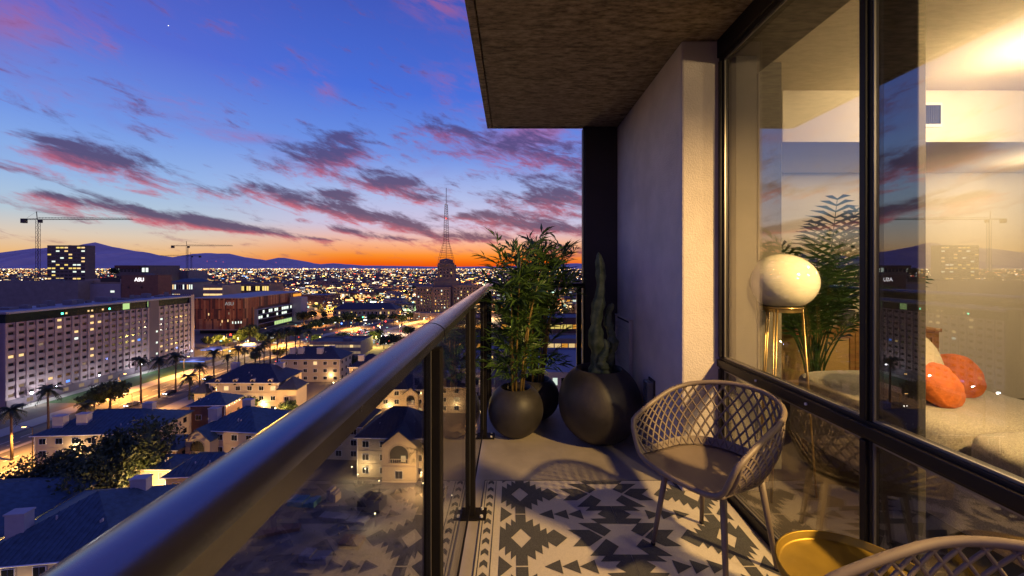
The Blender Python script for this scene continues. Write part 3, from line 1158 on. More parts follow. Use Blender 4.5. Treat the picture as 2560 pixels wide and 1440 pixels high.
# skirt so that the rug has an edge
o0 = len(vs_)
edge = [i * (NYr + 1) for i in range(NXr + 1)] + [NXr * (NYr + 1) + j for j in range(1, NYr + 1)] + [i * (NYr + 1) + NYr for i in range(NXr - 1, -1, -1)] + [j for j in range(NYr - 1, 0, -1)]
for k in edge:
    vs_.append((vs_[k][0], vs_[k][1], .0003))
for a in range(len(edge)):
    b = (a + 1) % len(edge)
    fs_.append((edge[a], o0 + a, o0 + b, edge[b]))
mb.add(vs_, fs_)
mb.build('weave', M['rug_light'], rg)

XM, PER, D0 = .557, .388, .158
pat = MB()


def pp_add(poly, flip=False):
    """dark woven figure, polygon in metres: x across, v from the far edge towards the viewer"""
    pts = []
    for (x, v) in poly:
        if flip:
            x = 2 * XM - x
        y = RY1 - v
        pts.append((min(x, RX1 - .004), y))
    # clip to the rug
    def clip(ps, f, mk):
        o = []
        for i in range(len(ps)):
            a, b = ps[i], ps[(i + 1) % len(ps)]
            ia, ib = f(a), f(b)
            if ia:
                o.append(a)
            if ia != ib:
                o.append(mk(a, b))
        return o
    ymax = RY1 - .006

    def cut(a, b, yv):
        t = (yv - a[1]) / (b[1] - a[1])
        return (a[0] + (b[0] - a[0]) * t, yv)
    pts = clip(pts, lambda p: p[1] <= ymax, lambda a, b: cut(a, b, ymax))
    if len(pts) < 3:
        return
    pts = clip(pts, lambda p: p[1] >= RY0 + .005, lambda a, b: cut(a, b, RY0 + .005))
    if len(pts) < 3:
        return
    pat.add([(x, y, rug_z(x, y) + .0016) for x, y in pts], [tuple(range(len(pts)))])


XD = .046
q = [(.027, .19), (.027, .122), (.065, .152), (.065, .088), (.099, .115), (.099, .052), (.131, .078), (.131, .030), (.168, .066), (.229, 0)]
ql = [(-.027, .19), (-.027, .122), (-.05, .150), (-.05, .095), (-.078, .125), (-.078, .062), (-.107, .092), (-.107, 0)]
dia = [(.0, -.072), (.05, 0), (.0, .072), (-.05, 0)]
nper = 7
for r_ in range(-1, nper):
    v0 = D0 + r_ * PER
    for flip in (False, True):
        # serrated diamond in quarters around the light lozenge
        def S(a, b, lz):
            lo = [(XD + x, v0 + s_ * v) for (x, v) in a] if (s_ := b) else []
            return lo
        for sgn in (1, -1):
            right = [(XD + x, v0 + sgn * v) for (x, v) in q]
            left = [(XD + x, v0 + sgn * v) for (x, v) in ql]
            # polygon: neck -> right flank -> axis -> lozenge edge -> left flank
            poly = right + [(XD + .05, v0), (XD, v0 + sgn * .072), (XD - .05, v0)] + left[::-1]
            pp_add(poly, flip)
        vr = v0 + PER / 2
        # right-pointing triangle at the border, three arrowheads towards the border
        pp_add([(XD - .107, vr - .068), (XD - .107, vr + .068), (XD - .045, vr)], flip)
        for k in range(3):
            xx = .147 + k * .079
            pp_add([(xx, vr), (xx + .074, vr - .042), (xx + .079, vr + .044)], flip)
        # arms of the central figure (row of the diamonds)
        pp_add([(.285, v0 - .062), (.395, v0 - .062), (.452, v0 - .005), (.375, v0 + .062), (.295, v0 + .062), (.345, v0)], flip)
        pp_add([(.345, v0 - .118), (.452, v0 - .118), (.506, v0 - .055), (.462, v0 - .012)], flip)
        pp_add([(.466, v0 + .006), (.515, v0 + .062), (.466, v0 + .126), (.365, v0 + .126)], flip)
        # centre body, half of it
        pp_add([(.556, vr - .076), (.445, vr - .076), (.405, vr - .030), (.498, vr - .034), (.466, vr + .0), (.505, vr + .036), (.42, vr + .040), (.455, vr + .082), (.5565, vr + .082)], flip)
# chevron border
for flip in (False, True):
    pp_add([(-.158, .01), (-.154, .01), (-.154, 2.4), (-.158, 2.4)], flip)
    pp_add([(-.101, .01), (-.097, .01), (-.097, 2.4), (-.101, 2.4)], flip)
    k = 0
    while .02 + k * .0775 < 2.35:
        v = .02 + k * .0775
        pp_add([(-.146, v), (-.129, v - .02), (-.111, v), (-.111, v + .032), (-.129, v + .012), (-.146, v + .032)], flip)
        k += 1
pat.build('woven_figures', M['rug_dark'], rg, kind='stuff')
tr_ = MB()
tr_.bx(RX0 - .003, RX1 + .002, RY1, RY1 + .004, .0004, .0055).bx(RX0 - .004, RX0, RY0, RY1, .0004, .0055)
tr_.build('binding', M['rug_dark'], rg)
# ================================================================== CITY
G = {}
G['asphalt'] = mat('asphalt', (.085, .08, .075), .8, var=.3, vscale=.12, bump=.1, bscale=3)
G['ground'] = mat('city_ground', (.11, .08, .055), .95, var=.5, vscale=.02, c2=(.24, .17, .115))
G['dirt'] = mat('bare_dirt', (.14, .115, .095), .95, var=.5, vscale=.25, bump=.4, bscale=1.5, bdist=.3)
G['paving'] = mat('pale_paving', (.24, .21, .18), .8, var=.2, vscale=.3)
G['kerb'] = mat('kerb_concrete', (.30, .28, .25), .8)
G['grass'] = mat('lawn', (.035, .085, .02), .95, var=.3, vscale=.5)
G['paint'] = mat('road_paint', (.6, .58, .5), .6)
G['hotel'] = mat('hotel_concrete', (.29, .20, .20), .85, var=.15, vscale=.25)
G['hotel2'] = mat('hotel_shaft', (.12, .09, .11), .85, var=.12, vscale=.25)
G['hotel3'] = mat('hotel_panel', (.32, .23, .23), .85, var=.1, vscale=.3)
G['dkglass'] = mat('dark_window', (.012, .014, .018), .12, spec=.6)
G['greenglass'] = mat('green_glass', (.007, .017, .015), .12, spec=.6)
G['roofgrey'] = mat('roof_membrane', (.20, .19, .21), .8, var=.25, vscale=.2)
G['copper1'] = mat('copper_panel', (.30, .09, .035), .5, metal=.2, var=.2, vscale=.5)
G['copper2'] = mat('copper_panel_dark', (.11, .038, .022), .5, metal=.2, var=.2, vscale=.5)
G['copper3'] = mat('copper_panel_light', (.46, .19, .075), .5, metal=.2, var=.2, vscale=.5)
G['lilac'] = mat('zinc_panel', (.26, .24, .28), .6, var=.08, vscale=.5)
G['brick'] = mat('brown_brick', (.17, .085, .06), .85, var=.2, vscale=.4)
G['tan'] = mat('tan_stucco', (.34, .26, .19), .85, var=.12, vscale=.3)
G['taupe2'] = mat('taupe_stucco', (.19, .135, .105), .85, var=.15, vscale=.3)
G['creamw'] = mat('cream_stucco', (.52, .40, .26), .85, var=.1, vscale=.35)
G['greyw'] = mat('grey_wall', (.20, .18, .18), .85, var=.15, vscale=.3)
G['tile'] = mat('dark_blue_roof', (.045, .080, .105), .6, var=.35, vscale=1.2, bump=.25, bscale=4, bdist=.1)
G['tile2'] = mat('slate_roof', (.030, .032, .045), .6, var=.35, vscale=1.2, bump=.25, bscale=4, bdist=.1)
G['chimney'] = mat('chimney_stucco', (.42, .37, .36), .85, var=.1, vscale=.6)
G['trunk'] = mat('tree_trunk', (.09, .065, .045), .9, var=.3, vscale=2)
G['treeleaf'] = mat('tree_leaf', (.028, .050, .016), .7, var=.5, vscale=.6, c2=(.06, .085, .025))
G['shrub'] = mat('shrub_leaf', (.05, .08, .02), .7, var=.5, vscale=.6)
G['frondm'] = mat('street_palm_leaf', (.035, .048, .018), .7, var=.4, vscale=.6)
G['steel'] = mat('dark_steel', (.05, .045, .045), .5, metal=.5)
G['redsteel'] = mat('mast_red_paint', (.25, .07, .05), .6)
G['hazy_rock'] = mat('hazy_mountain_rock', (.62, .46, .48), .95, var=.12, vscale=.0012, bump=.4, bscale=.004, bdist=60)  # distant haze is put into this pale mauve base colour
G['farcity'] = mat('far_roofs', (.17, .115, .10), .9, var=.6, vscale=.01, c2=(.38, .27, .22))
lit_w = lamp_mat('lit_window_warm', (1.0, .66, .28), 1.2)
lit_y = lamp_mat('lit_window_yellow', (1.0, .72, .18), 1.1)
lit_c = lamp_mat('lit_window_cool', (.82, .93, .80), 1.3)
lit_g = lamp_mat('lit_window_green', (.60, .85, .32), .9)
lit_b = lamp_mat('lit_window_blue', (.12, .3, 1.0), 1.6)
lit_o = lamp_mat('lit_amber', (1.0, .40, .05), 1.0)
lit_dim = lamp_mat('lit_window_dim', (1.0, .68, .45), .25)
L_sod = lamp_mat('sodium_lamp', (1.0, .55, .18), 9)
L_white = lamp_mat('white_lamp', (.85, .92, 1.0), 16)
L_warm = lamp_mat('warm_lamp', (1.0, .78, .42), 9)
L_red = lamp_mat('red_lamp', (1.0, .05, .03), 7)
L_green = lamp_mat('green_signal', (.1, 1.0, .6), 5)
L_blue = lamp_mat('blue_lamp', (.1, .25, 1.0), 7)
SOD = (1.0, .43, .085)


def lampbulb(name, m_, parent, loc, r):
    me = _cubes.get('bulb' + m_.name)
    if me is None:
        me = MB().lathe([(.001, -1), (.7, -.7), (1, 0), (.7, .7), (.001, 1)], 8).mesh('bulb', m_, True)
        _cubes['bulb' + m_.name] = me
    return inst(me, name, parent, loc, (r, r, r))


# ---- ground, streets
def sheet(name, pts, m_, z, parent=None):
    return MB().add([(x, y, z) for x, y in pts], [tuple(range(len(pts)))]).build(name, m_, parent)


struct(sheet('ground', [(-42000, -3000), (42000, -3000), (42000, 42000), (-42000, 42000)], G['ground'], GZ))


def strip(name, cl_, half, m_, z, kind='structure'):
    """ribbon along a centre line"""
    mb = MB()
    L_, R_ = [], []
    for i, p in enumerate(cl_):
        a = Vector(cl_[max(i - 1, 0)])
        b = Vector(cl_[min(i + 1, len(cl_) - 1)])
        d = (b - a).normalized()
        nrm = Vector((-d.y, d.x))
        L_.append((p[0] + nrm.x * half, p[1] + nrm.y * half, z))
        R_.append((p[0] - nrm.x * half, p[1] - nrm.y * half, z))
    n = len(cl_)
    mb.add(R_ + L_, [(i, i + 1, n + i + 1, n + i) for i in range(n - 1)])
    o = mb.build(name, m_)
    if kind:
        o['kind'] = kind
    return o


ROAD = [(-137, 60), (-137, 120), (-138, 170), (-137, 205), (-134, 240), (-128, 272), (-120, 305), (-110, 345), (-98, 390), (-84, 440), (-60, 520), (-40, 640), (-20, 900)]
strip('avenue', ROAD, 12.5, G['asphalt'], GZ + .02)
strip('pavement', [(x - 16.5, y) for x, y in ROAD], 3.6, G['kerb'], GZ + .14)
strip('pavement', [(x + 16.5, y) for x, y in ROAD], 3.6, G['kerb'], GZ + .14)
strip('median', [(x - .5, y) for x, y in ROAD[:5]], .9, G['kerb'], GZ + .15)
CROSS = [(-600, 372), (-300, 366), (-150, 362), (0, 360), (200, 356), (600, 350)]
strip('cross_street', CROSS, 8.5, G['asphalt'], GZ + .03)
strip('cross_street', [(-600, 640), (600, 620)], 8, G['asphalt'], GZ + .03)
# lane markings
mk = MB()
for i in range(len(ROAD) - 2):
    a, b = Vector(ROAD[i]), Vector(ROAD[i + 1])
    d = (b - a)
    L_ = d.length
    d.normalize()
    nn = Vector((-d.y, d.x))
    k = 0
    while k * 9 + 3 < L_:
        for off in (-6.2, -3.2, 4.2, 7.4):
            p = a + d * (k * 9) + nn * off
            q = p + d * 3.2
            h = nn * .11
            mk.add([(p.x - h.x, p.y - h.y, GZ + .026), (p.x + h.x, p.y + h.y, GZ + .026), (q.x + h.x, q.y + h.y, GZ + .026), (q.x - h.x, q.y - h.y, GZ + .026)], [(0, 3, 2, 1)])
        k += 1
mk = mk.build('lane_markings', G['paint'], fixn=True)
mk['kind'] = 'structure'
# lawn and forecourt by the hotel
struct(sheet('lawn', [(-172, 150), (-156, 150), (-156, 208), (-172, 214)], G['grass'], GZ + .08))
struct(sheet('forecourt', [(-176.5, 120), (-172.1, 120), (-172.1, 235), (-176.5, 235)], G['paving'], GZ + .10))
# townhouse courtyards and the parking lot
struct(sheet('courtyard', [(-101, 112), (-60, 108), (-58, 136), (-101, 138.5)], G['paving'], GZ + .05))
struct(sheet('courtyard', [(-60, 120), (-22, 118), (-22, 136), (-57, 136)], G['paving'], GZ + .055))
struct(sheet('building_site', [(-52, 20), (60, 20), (60, 96), (-40, 96)], G['dirt'], GZ + .06))
struct(sheet('parking_lot', [(-112, 265), (-66, 262), (-60, 318), (-104, 322)], G['paving'], GZ + .05))

# ---- mountains on the horizon
PRO = [(-2200, 640), (-1500, 630), (-900, 622), (-500, 634), (-250, 626), (0, 634), (90, 622), (150, 618), (200, 613), (232, 607), (255, 612), (280, 618), (330, 626), (370, 632), (410, 640), (437, 646), (450, 643), (465, 639), (490, 633), (505, 631),
       (530, 633), (560, 632), (600, 641), (650, 649), (668, 650), (690, 646), (702, 644), (720, 647), (740, 652), (770, 657), (800, 660), (840, 658), (870, 661), (920, 664), (1000, 665), (1100, 667), (1250, 666), (1380, 661), (1430, 658), (1500, 662),
       (1700, 664), (2200, 650), (3000, 640), (4200, 655)]
DM = 15000.0
mb = MB()
rr = random.Random(77)
rows = []
NS = 420
xs = [-2200 + 6400 * i / NS for i in range(NS + 1)]


def prof_y(x):
    for (a, ya), (b, yb) in zip(PRO[:-1], PRO[1:]):
        if a <= x <= b:
            t = (x - a) / (b - a)
            t = t * t * (3 - 2 * t)
            return ya + (yb - ya) * t
    return 667


for j, (dd, hf) in enumerate(((-3400, -.05), (-2300, .22), (-1100, .60), (0, 1.0), (1400, .6), (3000, -.05))):
    for x in xs:
        D = DM + dd
        hgt = (HZ - prof_y(x)) * DM / F + 50
        jag = (rr.uniform(-1, 1) * .035 + .02 * math.sin(x * .11) + .015 * math.sin(x * .31 + 1))
        nz = rr.uniform(-.14, .14) if j in (1, 2, 4) else 0
        z = GZ + hgt * (hf + nz + (jag if j == 3 else 0))
        mb.v.append(((x - 1280) / F * DM, D + rr.uniform(-250, 250) * (j in (1, 2, 4)), z))
n = NS + 1
for j in range(5):
    for i in range(NS):
        mb.f.append((j * n + i, j * n + i + 1, (j + 1) * n + i + 1, (j + 1) * n + i))
        mb.mi.append(0)
struct(mb.build('mountains', G['hazy_rock']))


# ---- generic flat-roofed building
def building(name, label, x0, x1, y0, y1, h, wall, floors=0, bays=0, lit=.25, seed=1, group=None, litm=None, roofm=None, parapet=.9, winw=.55, winh=.5, cat='building', rooftop=True, z0=0.0):
    r = random.Random(seed)
    t = empty(name, ((x0 + x1) / 2, (y0 + y1) / 2, GZ), 0, label, cat, group)
    wd, dp = x1 - x0, y1 - y0
    blk('wall', wall, t, -wd / 2, wd / 2, -dp / 2, dp / 2, z0, h)
    rf = blk('roof', roofm or G['roofgrey'], t, -wd / 2 + .3, wd / 2 - .3, -dp / 2 + .3, dp / 2 - .3, h, h + .12)
    if parapet:
        pr_ = MB()
        pr_.bx(-wd / 2, wd / 2, -dp / 2, -dp / 2 + .3, h, h + parapet).bx(-wd / 2, wd / 2, dp / 2 - .3, dp / 2, h, h + parapet)
        pr_.bx(-wd / 2, -wd / 2 + .3, -dp / 2 + .3, dp / 2 - .3, h, h + parapet).bx(wd / 2 - .3, wd / 2, -dp / 2 + .3, dp / 2 - .3, h, h + parapet)
        pr_.build('parapet', wall, t)
    if rooftop:
        for i in range(r.randint(1, 3)):
            bx_ = r.uniform(-wd * .35, wd * .3)
            by = r.uniform(-dp * .3, dp * .3)
            s_ = r.uniform(1.5, min(5, wd * .2 + 1))
            blk('roof_unit', G['greyw'], t, bx_, bx_ + s_, by, by + s_ * .8, h + .12, h + .12 + r.uniform(1.2, 2.6))
    if floors:
        fh = (h - z0) / floors
        bw = wd / bays
        lits = litm or [lit_w, lit_y, lit_c]
        for f in range(floors):
            for b in range(bays):
                m_ = r.choice(lits) if r.random() < lit else G['dkglass']
                cxw = -wd / 2 + (b + .5) * bw
                zc_ = z0 + (f + .52) * fh
                blk('window', m_, t, cxw - bw * winw / 2, cxw + bw * winw / 2, -dp / 2 - .06, -dp / 2 + .05, zc_ - fh * winh / 2, zc_ + fh * winh / 2)
    return t


# ---- hotel: long block along the avenue, facade towards +x
ht = empty('hotel_block', (-177, 185, GZ), 0, 'long concrete hotel slab with a grid of small windows, left', 'building')
HY0, HY1 = -42.0, 42.0
HH = 34.3
blk('wall', G['hotel'], ht, -18, -.6, HY0, HY1, 0, HH - 4.0)
blk('top_storey', G['greenglass'], ht, -17.4, -.9, HY0 + .3, HY1 - 2.2, HH - 4.0, HH - .8)
blk('end_pier', G['hotel3'], ht, -18.2, .25, HY1 - 2.2, HY1, 0, HH + .5)
rf = blk('roof', G['lilac'], ht, -18.6, .4, HY0 - .4, HY1 - 2.21, HH - .8, HH - .1)
r = random.Random(9)
for i in range(16):
    yy = HY0 + 3 + i * 5.0
    blk('roof_unit', G['greyw'], ht, -12 + r.uniform(-3, 3), -9 + r.uniform(-3, 3), yy, yy + r.uniform(1.5, 3), HH - .1, HH + r.uniform(.6, 2.2))
BAY = 3.1
nb = 27
wf = HH - 4.0
FH = wf / 11.0
shaft = (18, 19)     # closed lift shaft
pil = cube(G['hotel3'])
for b in range(nb + 1):
    y = HY0 + b * BAY
    if b > 0 and b - 1 in shaft and b in shaft:
        continue
    inst(pil, 'pilaster', ht, (-.42, y, 3.2), (.75, .75, wf - 3.2))
blk('lift_shaft', G['hotel2'], ht, -.62, -.1, HY0 + 18 * BAY + .4, HY0 + 20 * BAY - .4, 0, HH - .85)
cnt = 0
spand = MB()
for f in range(1, 11):
    for b in range(nb):
        y = HY0 + (b + .5) * BAY
        z = f * FH
        if b in shaft:
            if r.random() < .12:
                blk('window', lit_c, ht, -.13, -.07, y - .5, y + .5, z + 1.0, z + 1.9)
            continue
        q = r.random()
        m_ = lit_w if q < .030 else lit_c if q < .040 else lit_b if q < .045 else lit_dim if q < .07 else G['dkglass']
        blk('window', m_, ht, -.62, -.52, y - .72, y + .72, z + 1.25, z + 2.15)
        spand.bx(-.6, -.3 + r.uniform(-.04, .04), y - 1.1, y + 1.1, z - .25, z + 1.15)
spand.build('spandrel_panels', G['hotel3'], ht, kind='stuff')
blk('base_band', G['hotel2'], ht, -.6, -.2, HY0, HY1 - 2.21, 0, 3.0)
for (yy, w_, m_) in ((1.5, 3.2, lit_g), (14.2, 3.0, lit_g)):
    blk('lit_window', m_, ht, -.92, -.8, yy, yy + w_, HH - 3.7, HH - 1.0)
for yy in (-24, -22.5, -14, -12.5, -8, -5):
    blk('lit_window', lit_w if r.random() < .6 else L_green, ht, -.92, -.82, yy, yy + .7, HH - 3.0, HH - 2.3)
for i in range(6):
    blk('lit_window', lit_dim, ht, -.24, -.18, HY0 + 6 + i * 6, HY0 + 8 + i * 6, .8, 2.2)

# ---- copper-clad building: front to the camera and long side to the avenue
cb = empty('copper_building', (-204, 306, GZ), 0, 'copper panelled building with big glass bay and lilac end wall', 'building')
HB = 26.5
x0, x1, y0, y1 = -34.0, 2.0, 0.0, 86.0
blk('core', G['copper2'], cb, x0, x1, y0, y1, 3.5, HB)
blk('ground_floor', G['dkglass'], cb, x0 + 2, x1 - 2.5, y0 + 2.5, y1, 0, 3.5)
blk('roof', G['lilac'], cb, x0 - .4, x1 + .4, y0 - .4, y1 + .4, HB, HB + .6)
blk('canopy', G['tan'], cb, x0 - 1, x1 + 1, y0 - 2.0, y0 - .2, 3.0, 3.5)
r = random.Random(4)
cm = [cube(G['copper1']), cube(G['copper2']), cube(G['copper3']), cube(G['copper1'])]
for tier in range(3):
    za, zb = 3.5 + tier * 7.67, 3.5 + (tier + 1) * 7.67
    for i in range(30):
        pw = (x1 - x0) / 30
        m_ = r.choice(cm)
        zt_ = zb - r.choice((0, 0, 1.2))
        inst(m_, 'panel', cb, (x0 + (i + .5) * pw, y0 - .1 - r.uniform(0, .14), za), (pw * .9, .3, zt_ - za - .05))
    for i in range(44):
        pw = (y1 - y0) / 44
        yy = y0 + (i + .5) * pw
        if tier < 2 and 8 < i < 40:
            continue
        m_ = r.choice(cm)
        inst(m_, 'panel', cb, (x1 + .1 + r.uniform(0, .14), yy, za), (.3, pw * .9, zb - za - .05))
for (fx, fz, m_) in ((.3, .45, lit_w), (.58, .22, lit_w), (.72, .48, lit_dim), (.80, .18, lit_c), (.86, .18, lit_c), (.92, .19, lit_c), (.975, .19, lit_c), (.7, .24, lit_w), (.55, .12, lit_dim)):
    xx = x0 + fx * (x1 - x0)
    blk('window', m_, cb, xx - .35, xx + .35, y0 - .5, y0 - .3, 3.5 + fz * 23, 3.5 + fz * 23 + 1.7)
# glass bay
bay = blk('glass_bay', G['dkglass'], cb, x1 + .05, x1 + 2.6, 14, 64, 1.0, 16.6)
for z in (1.0, 5.0, 8.8, 12.6, 16.6):
    blk('bay_slab', G['lilac'], cb, x1 + .06, x1 + 2.9, 13.7, 64.3, z - .2, z + .25)
blk('bay_end', G['lilac'], cb, x1 + .06, x1 + 2.95, 13.2, 14.0, .5, 17.0)
for i in range(18):
    ya = 15 + i * 2.7
    q = r.random()
    if q < .45:
        blk('lit_window', lit_c, cb, x1 + 2.6, x1 + 2.68, ya, ya + 2.2, 13.2, 15.6)
    if .3 < q < .62:
        blk('lit_window', lit_c, cb, x1 + 2.6, x1 + 2.68, ya, ya + 2.2, 9.4, 11.4)
    if i > 7:
        blk('lit_window', lit_g, cb, x1 + 2.6, x1 + 2.68, ya, ya + 2.3, 1.6, 4.6)
bw_ = blk('end_wall', G['lilac'], cb, x1 + .05, x1 + 10.5, 64.4, 76, 0, 22.5)
blk('lit_soffit', lit_o, cb, x1 + .3, x1 + .5, 70, 84, 22.9, 25.2)

# lettering on the two signs
def sign_text(txt, size, loc, rot, m_, parent, name='lettering'):
    cu = bpy.data.curves.new(name, 'FONT')
    cu.body = txt
    cu.size = size
    cu.extrude = .12
    cu.align_x = 'CENTER'
    cu.materials.append(m_)
    o = bpy.data.objects.new(name, cu)
    me = bpy.data.meshes.new_from_object(o)
    o = bpy.data.objects.new(name, me)
    col.objects.link(o)
    o.parent = parent
    o.location = loc
    o.rotation_euler = rot
    return o


sign_text('ASU', 3.6, (-7.5, -.75, 21.5), (pi / 2, 0, 0), lamp_mat('sign_white_dim', (.8, .75, .75), .35), cb)

# ---- civic boxes behind the hotel
p = at(303, 690, 330)
q_ = at(395, 690, 330)
t = building('auditorium', 'brown windowless block with white lit letters above the hotel roof', p.x, q_.x, 330, 343, 43, G['brick'], seed=3, parapet=.6)
sign_text('ASU', 4.2, (0, -6.85, 38.6), (pi / 2, 0, 0), lamp_mat('sign_white', (1, .95, 1), 2.0), t)
for xx in (-9, 1.5):
    blk('wall_lamp', G['steel'], t, xx, xx + .8, -7.0, -6.52, 33, 34.5)
p, q_ = at(196, 710, 331), at(302, 710, 331)
t = building('civic_hall', 'low cream and lilac hall left of the lettered brown block', p.x, q_.x, 331, 345, 36, G['lilac'], seed=5, parapet=.4)
blk('upper_wall', G['tan'], t, -(q_.x - p.x) / 2 + 2, (q_.x - p.x) / 2 - .5, -4, 6, 36.2, 40)
blk('dark_louvre', G['steel'], t, -2, 13.5, -4.4, -4, 38.0, 41.5)
blk('lit_window', lit_c, t, 9, 12, -7.2, -6.95, 29.5, 31)
p, q_ = at(-30, 700, 322), at(195, 700, 322)
building('civic_annexe', 'broad grey annexe roof at the far left behind the hotel', p.x, q_.x, 322, 336, 38.5, G['greyw'], seed=6, parapet=.5)
p, q_ = at(290, 664, 640), at(372, 664, 640)
t = building('office_block', 'flat brown office with dark roof band right of the crown-shaped tree', p.x, q_.x, 640, 700, 52, G['taupe2'], 4, 9, .3, seed=8, winw=.7)
blk('roof_band', G['copper2'], t, -(q_.x - p.x) / 2 - 1, 12, -31.5, -30.2, 47.5, 52.8)
p, q_ = at(374, 676, 700), at(470, 676, 700)
building('glazed_hall', 'long low hall with a continuous band of lit windows', p.x, q_.x, 700, 745, 43, G['greyw'], 1, 16, .95, seed=12, litm=[lit_c, lit_w], winw=.92, winh=.22)
p, q_ = at(430, 700, 470), at(482, 700, 470)
t = building('domed_office', 'pale office with dark blue domed roof below the tower crane', p.x, q_.x, 470, 500, 32.5, G['tan'], 3, 10, .4, seed=14, parapet=0, rooftop=False, litm=[lit_c, lit_w])
wd = (q_.x - p.x) / 2
MB().add([(-wd - .6, -15.6, 32.7), (wd + .6, -15.6, 32.7), (wd + .6, 15.6, 32.7), (-wd - .6, 15.6, 32.7), (-wd * .5, -6, 36.5), (wd * .5, -6, 36.5), (wd * .5, 6, 36.5), (-wd * .5, 6, 36.5)],
         [(0, 1, 5, 4), (1, 2, 6, 5), (2, 3, 7, 6), (3, 0, 4, 7), (4, 5, 6, 7), (3, 2, 1, 0)]).build('hip_roof', G['tile'], t)
# tower with lit floors at the left edge
p, q_ = at(118, 615, 500), at(213, 615, 500)
building('apartment_tower', 'dark tower with bands of lit floors at the left edge of the skyline', p.x, q_.x, 500, 512, 50 + 26, G['taupe2'], 18, 9, .42, seed=16, winw=.8, winh=.4)
# yellow lit blocks behind the copper roof
p, q_ = at(508, 718, 430), at(556, 718, 430)
building('parking_garage', 'small parking garage with bright lit decks behind the copper roof', p.x, q_.x, 430, 460, 30, G['tan'], 5, 3, 1.0, seed=20, litm=[lit_w], winw=.96, winh=.32)
p, q_ = at(560, 712, 470), at(672, 712, 470)
building('office_block', 'wide office with yellow lit top floor behind the copper roof', p.x, q_.x, 470, 500, 30.5, G['taupe2'], 3, 20, .55, seed=22, litm=[lit_y, lit_y, lit_w], winw=.8)

# ---- hotel tower with antenna mast
D_ = 400.0
wt_ = empty('mast_tower', (at(1109, 700, D_).x, D_ + 10, GZ), 0, 'stepped brown tower with slender lattice antenna mast on the horizon', 'building')
k = D_ / F


def wx(px):
    return (px - 1109) * k


def wz(py):
    return 50 - (py - HZ) * k


blk('left_wing', G['taupe2'], wt_, wx(1037), wx(1080), -6, 14, 0, wz(717))
blk('middle_wing', G['taupe2'], wt_, wx(1082), wx(1126), -10, 14, 0, wz(718))
blk('right_wing', G['taupe2'], wt_, wx(1128), wx(1200), -4, 14, 0, wz(713))
blk('link', G['taupe2'], wt_, wx(1079), wx(1145), -2, 12, wz(730), wz(702))
blk('shaft', G['taupe2'], wt_, wx(1089), wx(1133), 0, 12, wz(703), wz(662))
blk('podium', G['tan'], wt_, wx(1032), wx(1215), -20, -10.2, 0, 6)
c_ = MB().lathe([(8.4, wz(662)), (8.4, wz(657)), (7.2, wz(656.5)), (7.2, wz(651)), (5.6, wz(648)), (.5, wz(645))], 8)
c_.build('crown', G['taupe2'], wt_, loc=(0, 6, 0))
MB().bx(-8.9, 8.9, -.4, 12.4, wz(663), wz(661.5)).build('cornice', G['tan'], wt_)
r = random.Random(12)
for (xa, xb, yy, zt_, nc) in ((1040, 1078, -6, wz(720), 5), (1085, 1123, -10, wz(721), 5), (1131, 1196, -4, wz(716), 8), (1093, 1129, 0, wz(668), 4)):
    zz = zt_ - 3
    zlow = 4 if xa != 1093 else wz(700)
    row = 0
    while zz > zlow:
        for c0 in range(nc):
            xx = wx(xa + (xb - xa) * (c0 + .5) / nc)
            m_ = r.choice((lit_w, lit_w, lit_y, lit_o, lit_c)) if r.random() < .2 else G['dkglass']
            blk('window', m_, wt_, xx - .55, xx + .55, yy - .08, yy + .05, zz, zz + 1.5)
        zz -= 3.3
        row += 1
for sx in (-1, 1):
    for sy in (-1, 1):
        MB().tube([(sx * 7.6, 6 + sy * 5, wz(662)), (sx * 7.4, 6 + sy * 5, wz(650)), (sx * 2.4, 6 + sy * 2.2, wz(600)), (sx * 2.0, 6 + sy * 2, wz(555)), (sx * 1.2, 6 + sy * 1.2, wz(505))], .17, 5).build('mast_leg', G['redsteel'], wt_)
MB().tube([(0, 6, wz(650)), (0, 6, wz(520)), (0, 6, wz(462))], [.22, .22, .3], 6).build('mast_pole', G['redsteel'], wt_)
br = MB()
for i in range(26):
    py = 655 - i * 6
    zz = wz(py)
    hw = 7.4 + (2.4 - 7.4) * min(1, max(0, (650 - py) / 50)) if py > 600 else 2.4 - 1.2 * (600 - py) / 95
    for sy in (-1, 1):
        br.tube([(-hw, 6 + sy * hw * .8, zz), (hw, 6 + sy * hw * .8, wz(py - 6))], .07, 4)
        br.tube([(hw, 6 + sy * hw * .8, zz), (-hw, 6 + sy * hw * .8, zz)], .07, 4)
br.build('mast_bracing', G['redsteel'], wt_, kind='stuff')
for py in (505, 542, 575):
    lampbulb('mast_lamp', lit_dim if py != 542 else L_red, wt_, (0, 6 - 2.2, wz(py)), .55)


